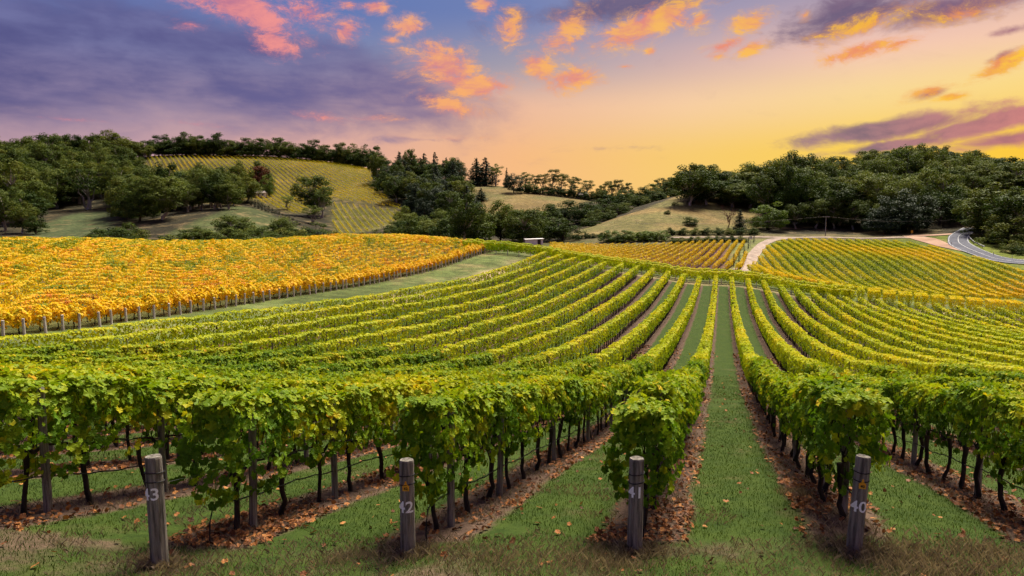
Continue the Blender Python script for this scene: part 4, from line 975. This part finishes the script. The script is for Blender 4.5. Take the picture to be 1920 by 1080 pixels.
def make_bare(seed, bark):
    r = np.random.default_rng(seed); tk = MB(); br = MB(); Ht = 18.0
    limb(tk, (0, 0, -.5), (r.normal(0, .8), r.normal(0, .8), Ht * .55), .40, .2, r, n=7); top = np.array([0, 0, Ht * .5])
    for i in range(14):
        z = r.uniform(.3, .62) * Ht; a = r.random() * 6.28; l = r.uniform(2, 4.5); e = np.array([math.cos(a) * l, math.sin(a) * l, z + r.uniform(3, 8)])
        limb(br, (0, 0, z), e, .15, .05, r, sag=.3)
        for j in range(4): limb(br, e * .8 + np.array([0, 0, z]) * .2, e + r.normal(0, 1.4, 3) + [0, 0, 1.2], .06, .025, r, sag=.1)
    return tk.mesh('trunk', bark, True), br.mesh('branches', bark, True), Ht, 8.0
PROTO = {}
for kind, ms, ns in (('gum', ('gum', 'gum_light'), 3), ('open', ('gum', 'gum_light'), 2), ('round', ('gum', 'bright', 'gum_light', 'conifer'), 2), ('conifer', ('conifer',), 3), ('bush', ('gum', 'bright', 'conifer', 'gum_light'), 2), ('column', ('conifer',), 1)):
    for mt in ms:
        PROTO[kind, mt] = [make_tree(kind, 500 + 17 * i + hash_ , M[mt], M['gumbark'] if kind in ('gum', 'open') else M['darkbark']) for i in range(ns) for hash_ in [len(mt) * 3 + len(kind)]]
PROTO['round', 'red'] = [make_tree('round', 901, M['red'], M['darkbark'])]
PROTO['open', 'yellow'] = [make_tree('open', 903, M['bright'], M['gumbark'])]
PROTO['bare', 'pale'] = [make_bare(910 + i, M['gumbark']) for i in range(2)]; PROTO['bare', 'brown'] = [make_bare(920, plain('reddish_twig', (.10, .045, .035), (.16, .075, .06), 2))]
tr_rng = np.random.default_rng(77)
NAMES = {'gum': 'gum_tree', 'open': 'gum_tree', 'round': 'spreading_tree', 'conifer': 'conifer', 'bush': 'shrub', 'column': 'cypress', 'bare': 'bare_tree'}
def tree(px, top, D, wpx, kind, mat, label, cat='tree', group=None, base_py=None):
    q = ground_at(px, D, (top + 440) / 2); pt = at(px, top, D); h = max(1.0, pt[2] - q[2]); w = wpx / F * D * (1.3 if kind in ('gum', 'round', 'bush', 'conifer') else 1.1)
    if kind in ('bush', 'round', 'gum'): h = max(h, .5 * w)
    ps = PROTO[kind, mat]; tk, cr, H0, W0 = ps[tr_rng.integers(len(ps))]
    s = w / W0
    root = empty(NAMES[kind], q, tr_rng.random() * 6.28, (s, s, h / H0))
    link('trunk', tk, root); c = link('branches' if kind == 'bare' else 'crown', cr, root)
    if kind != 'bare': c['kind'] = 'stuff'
    tag(root, label, cat, group); return root
def line(lst, kind, mat, tmpl, group, cat='tree'):
    lst = sorted(lst, key=lambda t: t[0])
    for i, t in enumerate(lst):
        k, m_ = (t[4], t[5]) if len(t) > 4 else (kind, mat)
        tree(t[0], t[1], t[2], t[3], k, m_, tmpl.format(ordinal(i)), cat, group)
# skyline gums above the hillside vineyard and over the left wood
line([(300,264,668,34),(332,250,665,52),(356,256,668,40),(378,258,670,36),(402,257,668,40),(428,259,668,36),(448,262,668,32),(474,263,668,32),(497,259,664,28,'open','gum'),(526,257,664,34,'open','gum'),(552,266,660,36),(576,272,655,34),(598,275,650,32),(622,275,645,36),
      (646,279,640,34),(668,277,635,40),(692,276,630,46),(714,286,625,34)] + [(306 + i * 21.7, 245 + 1.2 * i * (i > 5) + 6 * math.sin(i * 2.3), 672 - 2 * i, 40) for i in range(19)], 'round', 'gum', 'dark gum tree, {} from the left along the skyline above the hillside vineyard', 'gums along the hillside skyline')
line([(10,273,650,56),(38,270,645,50),(66,266,645,54),(98,264,640,54),(126,262,640,50),(152,258,635,56),(184,252,630,62),(214,249,630,64),(240,262,635,46),(262,263,640,44),(280,262,655,36)], 'gum', 'gum', 'dark gum tree, {} from the left on top of the left-hand wood', 'gums on top of the left wood')
# left wood, filled down the hillside
def wood(poly, n, Dr, hm, wm, kinds, label, group, mind=9.0):
    placed = []; tries = 0
    while len(placed) < n and tries < 9000:
        tries += 1; D = tr_rng.uniform(*Dr); px = tr_rng.uniform(min(p[0] for p in poly), max(p[0] for p in poly))
        q = ground_at(px, D); x_, y_, _ = proj(q)
        if not in_poly(np.array([x_]), np.array([y_]), poly)[0]: continue
        if any((q[0] - a) ** 2 + (q[1] - b) ** 2 < mind ** 2 for a, b in placed): continue
        placed.append((q[0], q[1])); k, m_ = kinds[tr_rng.integers(len(kinds))]
        h = hm * tr_rng.uniform(.75, 1.15) * (1.35 if tr_rng.random() < .16 else 1.0); tp = proj(q + np.array([0, 0, h]))[1]
        tree(px, float(tp), D, wm * tr_rng.uniform(.85, 1.2) * F / D, k, m_, label, 'tree', group)
wood([(-20,440),(-20,300),(215,300),(235,345),(270,375),(310,398),(300,432),(250,425),(215,395),(150,395),(60,425)], 115, (320, 640), 23, 18, [('gum','gum')] * 4 + [('round','gum'), ('gum','gum_light'), ('open','gum')], 'dark green tree massed with others in the wood on the left hillside', 'trees of the left wood', 8.0)
wood([(310,420),(300,392),(345,368),(465,362),(476,376),(440,388),(350,422)], 30, (340, 540), 19, 15, [('gum','gum')] * 3 + [('gum','gum_light')], 'dark gum tree in the clump between the green mound and hillside vineyard', 'gums above the green mound', 7.5)
line([(8,345,300,60,'gum','gum_light'),(40,372,292,44),(66,398,288,34,'round','gum')], 'gum', 'gum', 'tall dark tree, {} from the left edge beside the grassy paddock', 'trees beside the paddock')
line([(352,332,470,44),(385,310,490,48),(415,308,500,46),(442,320,505,40),(328,354,450,34),(462,332,510,36),(480,334,505,24,'round','gum')], 'gum', 'gum', 'large dark gum, {} from the left crowning the clump below the hillside rows', 'gums crowning the middle clump')
tree(486, 291, 520, 40, 'round', 'gum', 'round dark tree standing behind the red tree and the hillside cottage')
tree(492, 303, 512, 36, 'round', 'red', 'russet red tree beside the hillside cottage')
tree(502, 320, 505, 28, 'round', 'bright', 'fresh green rounded tree beside the pale cottage roof')
tree(588, 325, 420, 62, 'gum', 'gum', 'tall dark gum in front of the golden hillside, beside the track')
tree(604, 348, 408, 48, 'open', 'gum_light', 'gum with pale forked trunks in front of the tall dark gum')
tree(586, 383, 370, 40, 'open', 'gum_light', 'smaller gum with white trunks below the tall dark gum')
tree(540, 365, 455, 28, 'open', 'yellow', 'thin yellowish gum at the foot of the hillside rows')
line([(466 + i * 6.4, 364 + i * 3.6 + (i % 3), 470 - i * 8, 9) for i in range(16)], 'column', 'conifer', 'small dark cypress, {} from the left in the slanting hedge line under the vineyard', 'slanting line of small cypresses', 'cypress')
# shrubs and trees rising behind the crest of the autumn block
line([(182,424,235,36,'bush','conifer'),(205,415,240,46,'bush','conifer'),(240,408,245,50),(266,424,240,36),(300,438,230,40),(345,436,235,44),(392,428,240,44),(437,400,262,66,'gum','gum_light'),(470,418,258,44),(492,436,225,18,'bush','bright'),(508,428,250,34),(527,404,258,48,'gum','gum_light'),(560,432,245,36),(592,413,270,60,'round','gum_light'),(625,428,255,40)],
     'bush', 'gum', 'bushy dark tree, {} from the left rising behind the orange vines', 'trees behind the orange vines')
line([(648,432,262,34),(680,430,262,36),(715,424,262,36,'round','gum'),(738,416,280,46,'round','gum'),(762,394,300,44,'gum','gum_light'),(792,404,285,44,'gum','gum_light'),(822,416,270,40),(846,398,300,50,'gum','gum_light'),(880,412,282,40,'round','gum'),(918,400,262,66,'gum','gum_light'),(962,402,262,44,'round','gum'),(1012,398,252,92,'round','gum_light')],
     'bush', 'gum', 'tree, {} from the left in the belt between the lower vine patch and shed', 'tree belt behind the golden crest')
wood([(750,470),(750,425),(790,405),(900,410),(1000,440),(1060,452),(1050,470)], 24, (225, 330), 12, 12, [('gum','gum'), ('gum','gum_light'), ('round','gum'), ('bush','gum')], 'leafy tree in the belt at the foot of the central slope', 'trees at the foot of the central slope', 6.0)
wood([(170,490),(170,455),(300,455),(420,452),(560,450),(610,455),(610,490)], 22, (190, 300), 6.5, 10, [('gum','gum'), ('bush','gum'), ('round','gum_light'), ('bush','conifer')], 'dark leafy tree low behind the crest of the orange vines', 'low trees behind the orange crest', 6.0)
# conifers and dark trees of the central ridge
line([(728,296,585,34,'round','gum'),(750,284,585,38),(772,281,580,40),(796,287,575,40),(816,286,560,34),(832,300,550,36),(850,292,540,36,'open','gum_light'),(893,296,520,46),(910,295,515,50),(930,305,512,28,'open','gum_light'),(950,314,505,14),(963,322,470,34,'round','conifer')],
     'conifer', 'conifer', 'tall dark tree, {} from the left along the central conifer ridge', 'conifers along the central ridge')
wood([(700,345),(760,322),(850,345),(880,390),(895,425),(800,420),(765,398),(705,360)], 52, (385, 580), 18, 14, [('conifer','conifer'), ('round','gum'), ('gum','gum'), ('round','conifer')], 'dark tree massed with others on the steep slope right of the vines', 'dark trees massed on the central slope', 7.0)
line([(890,372,430,34),(902,352,440,30),(880,392,410,40)], 'conifer', 'conifer', 'dense conifer, {} of three standing in front of the brown paddock', 'conifers before the brown paddock')
line([(985,322,492,30,'open','gum_light'),(1003,328,488,24),(1018,326,486,28),(1036,316,484,34),(1056,324,482,30),(1076,330,480,30),(1100,337,478,30),(1126,342,476,22,'round','gum'),(1142,338,474,30),(1160,336,472,32),(1178,342,470,24)], 'open', 'gum', 'spindly gum, {} from the left on the ridge with sky showing through', 'spindly gums along the ridge')
line([(984 + 15 * i, 336 + 1.4 * i + 4 * (i % 3), 474 - i, 26) for i in range(17)], 'round', 'gum', 'small dark tree, {} from the left under the spindly ridge gums', 'understorey under the ridge gums')
line([(1030,374,330,60),(1062,366,335,80),(1096,372,330,56),(1124,366,345,56),(1150,358,365,48),(1176,350,385,46),(1200,344,400,44),(1222,338,410,40),(1246,335,420,40),(1268,333,425,36),(1120,388,318,40),(1160,380,330,40),(1196,368,360,36),(1230,358,385,36)], 'round', 'gum', 'rounded dark tree, {} from the left in the band climbing above the dry hill', 'trees climbing beside the dry hill')
line([(1108,418,300,34),(1140,408,315,34),(1172,396,338,30),(1204,386,362,30),(1236,374,385,26),(1264,366,398,22)], 'bush', 'gum_light' if False else 'gum', 'low scrubby bush, {} from the left along the edge of the dry hill', 'scrub along the dry hill', 'bush')
# right-hand skyline and slope
line([(1240,332,440,28,'open','gum'),(1262,330,435,34),(1292,318,430,46),(1322,324,425,36),(1344,318,425,30,'open','gum'),(1366,318,425,46),(1398,318,420,36),(1420,314,400,34,'open','gum'),(1446,322,395,26,'open','gum')], 'gum', 'gum', 'dark gum, {} from the left on the crest above the dry hill', 'gums on the crest above the dry hill')
line([(1466,300,385,50),(1486,282,385,66),(1514,288,392,56),(1540,296,400,46),(1562,290,405,50),(1586,300,410,40)], 'gum', 'gum', 'tall gum, {} from the left in the highest stand on the right', 'tallest gums on the right')
wood([(1600,345),(1640,318),(1700,316),(1800,316),(1900,338),(1960,352),(1960,400),(1850,380),(1700,380),(1600,380)], 110, (330, 545), 15, 16, [('gum','gum')] * 3 + [('round','gum'), ('gum','gum_light'), ('open','gum_light')], 'gum crown among the forest covering the right-hand hill', 'forest on the right hill', 8.0)
wood([(1290,385),(1310,362),(1430,372),(1430,392),(1390,396)], 20, (315, 430), 14, 14, [('gum','gum')] * 2 + [('gum','gum_light')], 'dark gum in the stand at the top of the dry hill', 'gums at the top of the dry hill', 8.0)
wood([(1430,425),(1440,380),(1600,365),(1700,370),(1790,385),(1790,425),(1640,425)], 46, (258, 350), 18, 14, [('gum','gum_light'), ('gum','gum'), ('round','gum')], 'tree in the roadside wood behind the gravel road', 'roadside wood', 7.5)
tree(1442, 370, 262, 62, 'round', 'bright', 'rounded bright green tree beside the gravel road', 'tree')
line([(1492,378,266,44),(1530,372,268,46),(1565,365,268,48),(1600,372,264,44),(1632,376,262,40)], 'gum', 'gum_light', 'gum, {} from the left in the roadside row behind the power pole', 'gums behind the power pole')
for i, (px, tp, w) in enumerate([(1660,362,60),(1690,350,76),(1722,356,66)]): tree(px, tp, 250, w, 'round', 'conifer', f'broad very dark tree, {ordinal(i)} of three overhanging the gravel road', 'tree', 'dark trees over the gravel road')
line([(1772,352,285,20),(1792,350,280,24)], 'bare', 'pale', 'pale leafless tree trunk, {} of two behind the road bend', 'bare trees at the bend')
line([(1836,352,238,70,'gum','gum'),(1868,342,222,92,'gum','gum'),(1908,350,208,90,'gum','gum'),(1846,388,226,64),(1890,392,204,80)], 'round', 'gum', 'big leafy tree, {} from the left bulging over the road bend', 'big trees at the road bend')
line([(1900,458,192,40),(1930,460,186,40),(1860,446,208,30)], 'bush', 'gum', 'roadside bush, {} from the left under the big trees', 'roadside bushes', 'bush')
tree(1387, 392, 256, 30, 'conifer', 'conifer', 'cone-shaped young conifer at the foot of the dry hill')
tree(1365, 388, 258, 26, 'bare', 'brown', 'leafless reddish tree at the foot of the dry hill')
line([(1266,378,318,12,'round','gum'),(1297,376,325,14,'round','gum'),(1252,398,292,14),(1292,419,268,30)], 'bush', 'gum', 'lone shrub, {} from the left dotted on the dry hill', 'shrubs dotted on the dry hill', 'shrub')
line([(1084 + 14 * i, 436 - 2 * (i % 2), 246 - i * .2, 16) for i in range(4)] + [(1258 + 22 * i, 437 + (i % 2), 247, 24) for i in range(8)], 'bush', 'gum', 'low roadside shrub, {} from the left along the foot of the dry hill', 'low shrubs along the road', 'shrub')
for i in range(5): tree(1144 + i * 22, 434 + (i % 2), 232, 40, 'bush', 'bright', f'clipped dark green hedge bush, {ordinal(i)} from the left above the yellow rows', 'hedge', 'hedge above the yellow rows')
for i in range(9): tree(1262 + i * 16, 447.5, 222, 22, 'bush', 'gum', f'low dark bush, {ordinal(i)} from the left in the border above the yellow rows', 'bush', 'border bushes above the yellow rows')
for i, (px, tp, D) in enumerate([(1366.6,486,148),(1376.5,475,156),(1386.5,471,165),(1395.5,457.5,180),(1404,444,198),(1414,438,222)]):
    tree(px, tp, D, 6.0 * 165 / D, 'column', 'conifer', f'slim dark cypress, {ordinal(i)} up the drive from the vines', 'cypress', 'cypresses lining the drive')

# ------------------------------------------------------------------ buildings, poles, signs
def house(px, D, w, d, h, rot, wallm, roofm, label, rise=1.6, name='house', nwin=3):
    q = ground_at(px, D, 400); root = empty(name, q, -0 + rot)
    MB().box((0, 0, h / 2 - .3), (w, d, h + .6)).build('wall', wallm, root)
    e = .45; W2, D2 = w / 2 + e, d / 2 + e
    v = np.array([[-W2, -D2, h + .02], [W2, -D2, h + .02], [W2, D2, h + .02], [-W2, D2, h + .02], [-W2 + d * .3, 0, h + rise], [W2 - d * .3, 0, h + rise]])
    rb = MB().add(v, [[0, 1, 5, 4], [2, 3, 4, 5]]).add(v, [[1, 2, 5], [3, 0, 4]]).add(v, [[3, 2, 1, 0]]); rf = rb.build('roof', roofm, root)
    MB().box((w * .2, .6, h + rise), (.6, .6, 1.4)).build('chimney', M['brick'], rf)
    for i in range(nwin):
        x = (i - (nwin - 1) / 2) * w / nwin
        if i == nwin // 2: MB().box((x, -d / 2 - .03, 1.0), (.95, .08, 2.0)).build('door', M['brownroof'], root)
        else:
            wn = MB().box((x, -d / 2 - .03, 1.45), (1.3, .08, 1.2)).build('window', M['white'], root); MB().box((x, -d / 2 - .085, 1.45), (1.1, .04, 1.0)).build('pane', M['glass'], wn)
    tag(root, label, 'house'); return root
house(489, 500, 9, 6, 2.8, YAW, M['white'], M['roof'], 'small pale cottage half hidden by trees on the hillside vineyard')
house(848, 535, 16, 9, 4.2, YAW + .1, M['brick'], M['brownroof'], 'brown roofed house on the ridge among the conifers', 2.6, nwin=5)
house(1092, 470, 8, 6, 2.4, YAW, M['brick'], M['roof'], 'low house with a pinkish roof between the ridge gums', 2.0)
house(1450, 318, 9, 7, 7.5, YAW, M['brick'], M['roof'], 'pale roofed house showing above the roadside trees', 1.8)
def shed():
    q = ground_at(1001, 212, 455); tp = at(1001, 449, 212)[2] - q[2]; h = max(1.8, tp); w = 5.2; root = empty('shed', q, YAW + .12)
    for i in range(12): MB().box((-w / 2 + (i + .5) * w / 12, -1.6, h / 2 - .05 + .012 * (i % 3)), (w / 12 - .05, .06 + .02 * (i % 2), h)).build('board', M['white'], root)
    MB().box((0, .05, h / 2 - .05), (w - .05, 3.1, h - .08)).build('wall', M['white'], root)
    v = MB(); v.add([[-w / 2 - .3, -2.0, h - .02], [w / 2 + .3, -2.0, h + .18], [w / 2 + .3, 2.0, h + .30], [-w / 2 - .3, 2.0, h + .10], [-w / 2 - .3, -2.0, h + .06], [w / 2 + .3, -2.0, h + .26], [w / 2 + .3, 2.0, h + .38], [-w / 2 - .3, 2.0, h + .18]], [[0,3,2,1],[4,5,6,7],[0,1,5,4],[1,2,6,5],[2,3,7,6],[3,0,4,7]])
    v.build('roof', M['white'], root); MB().box((1.4, -1.66, .95), (1.0, .06, 1.9)).build('door', M['darkbark'], root)
    tag(root, 'small whitewashed timber shed at the end of the golden vines', 'shed')
shed()
def power_pole(px, top, D, label, transformer):
    q = ground_at(px, D, 430); h = max(6, at(px, top, D)[2] - q[2]); root = empty('power_pole', q, YAW)
    MB().tube(np.array([[0, 0, -.5], [0, 0, h * .5], [0, 0, h]]), [.17, .15, .12], 8).build('pole', M['pole'], root, True)
    ca = MB().box((0, -.14, h - .35), (2.4, .12, .14)).build('crossarm', M['pole'], root)
    for x in (-1.05, -.4, .4, 1.05): MB().tube(np.array([[x, -.14, h - .28], [x, -.14, h - .18], [x, -.14, h - .06]]), [.05, .07, .04], 6).build('insulator', M['steel'], ca)
    if transformer:
        MB().tube(np.array([[0, -.42, h - 2.9], [0, -.42, h - 2.8], [0, -.42, h - 1.6], [0, -.42, h - 1.5]]), [.22, .34, .34, .22], 10).build('transformer', M['steel'], root, True)
        MB().box((.5, -.1, h - 1.2), (.9, .08, .08)).build('bracket', M['steel'], root)
    tag(root, label, 'power pole'); return q[0], q[1], q[2] + h - .1
pA = power_pole(1047, 410, 250, 'wooden power pole with a transformer beside the round tree', True)
pB = power_pole(1548, 405, 245, 'plain power pole with a crossarm in front of the roadside wood', False)
def wire_run(a, b, sag, label):
    t = np.linspace(0, 1, 24)[:, None]; a, b = np.array(a), np.array(b); p = a + (b - a) * t; p[:, 2] -= sag * 4 * (t * (1 - t))[:, 0]
    o = MB().tube(p, .018, 4).build('power_line', M['pole']); tag(o, label, 'cable', 'power lines')
wire_run(pA, pB, 2.2, 'power line sagging between the two power poles across the dry hill')
pc = at(1830, 408, 240); wire_run(pB, pc, 1.6, 'power line running from the plain pole towards the road bend')
def guide_post(px, D, label, h=1.1):
    q = ground_at(px, D, 460); root = empty('guide_post', q, YAW)
    MB().box((0, 0, h / 2 - .1), (.14, .05, h + .2)).build('post', M['line'], root); MB().box((0, -.04, h - .2), (.11, .03, .14)).build('reflector', M['tag'], root)
    tag(root, label, 'guide post', 'white guide posts along the road')
for i, (px, D) in enumerate([(1784, 209), (1864, 189), (1899, 181)]): guide_post(px, D, f'white roadside guide post, {ordinal(i)} from the left by the bend')
def sign(px, top, D, w, h, mat, label, name='road_sign', board_only=False):
    q = ground_at(px, D, 450); tp = max(1.6, at(px, top, D)[2] - q[2]); root = empty(name, q, YAW)
    MB().tube(np.array([[0, 0, -.2], [0, 0, tp]]), [.05, .05], 6).build('post', M['steel'], root)
    bd = MB().box((0, -.07, tp - h / 2), (w, .05, h)).build('board', mat, root); MB().box((0, -.10, tp - h / 2), (w * .8, .012, h * .08)).build('rule', M['wire'], bd)
    tag(root, label, 'sign')
sign(1407.5, 443, 205, .85, .85, M['line'], 'small square white sign beside the gravel drive')
sign(1709, 434, 240, .7, .9, M['tag'], 'yellow road sign at the gravel junction')
# guard rail on the outside of the bend
gq = [at(1818, 441, 228), at(1816, 448, 219), at(1826, 457, 208), at(1846, 466, 199)]
gp = np.array([[np.interp(t, range(4), [q[k] for q in gq]) for k in (0, 1)] for t in np.linspace(0, 3, 16)]); gz_ = H(gp[:, 0], gp[:, 1]); root = empty('guard_rail', (gp[0, 0], gp[0, 1], gz_[0])); o0 = np.array([gp[0, 0], gp[0, 1], gz_[0]])
P = np.stack([gp[:, 0], gp[:, 1], gz_], 1) - o0
rail = MB()
for dz in (.52, .72): rail.tube(P + [0, 0, dz], .09, 6)
rail.build('rail', M['steel'], root, True)
for p in P[::2]: MB().box((p[0], p[1], p[2] + .35), (.14, .14, 1.0)).build('post', M['pole'], root)
tag(root, 'galvanised guard rail curving round the road bend', 'guard rail')
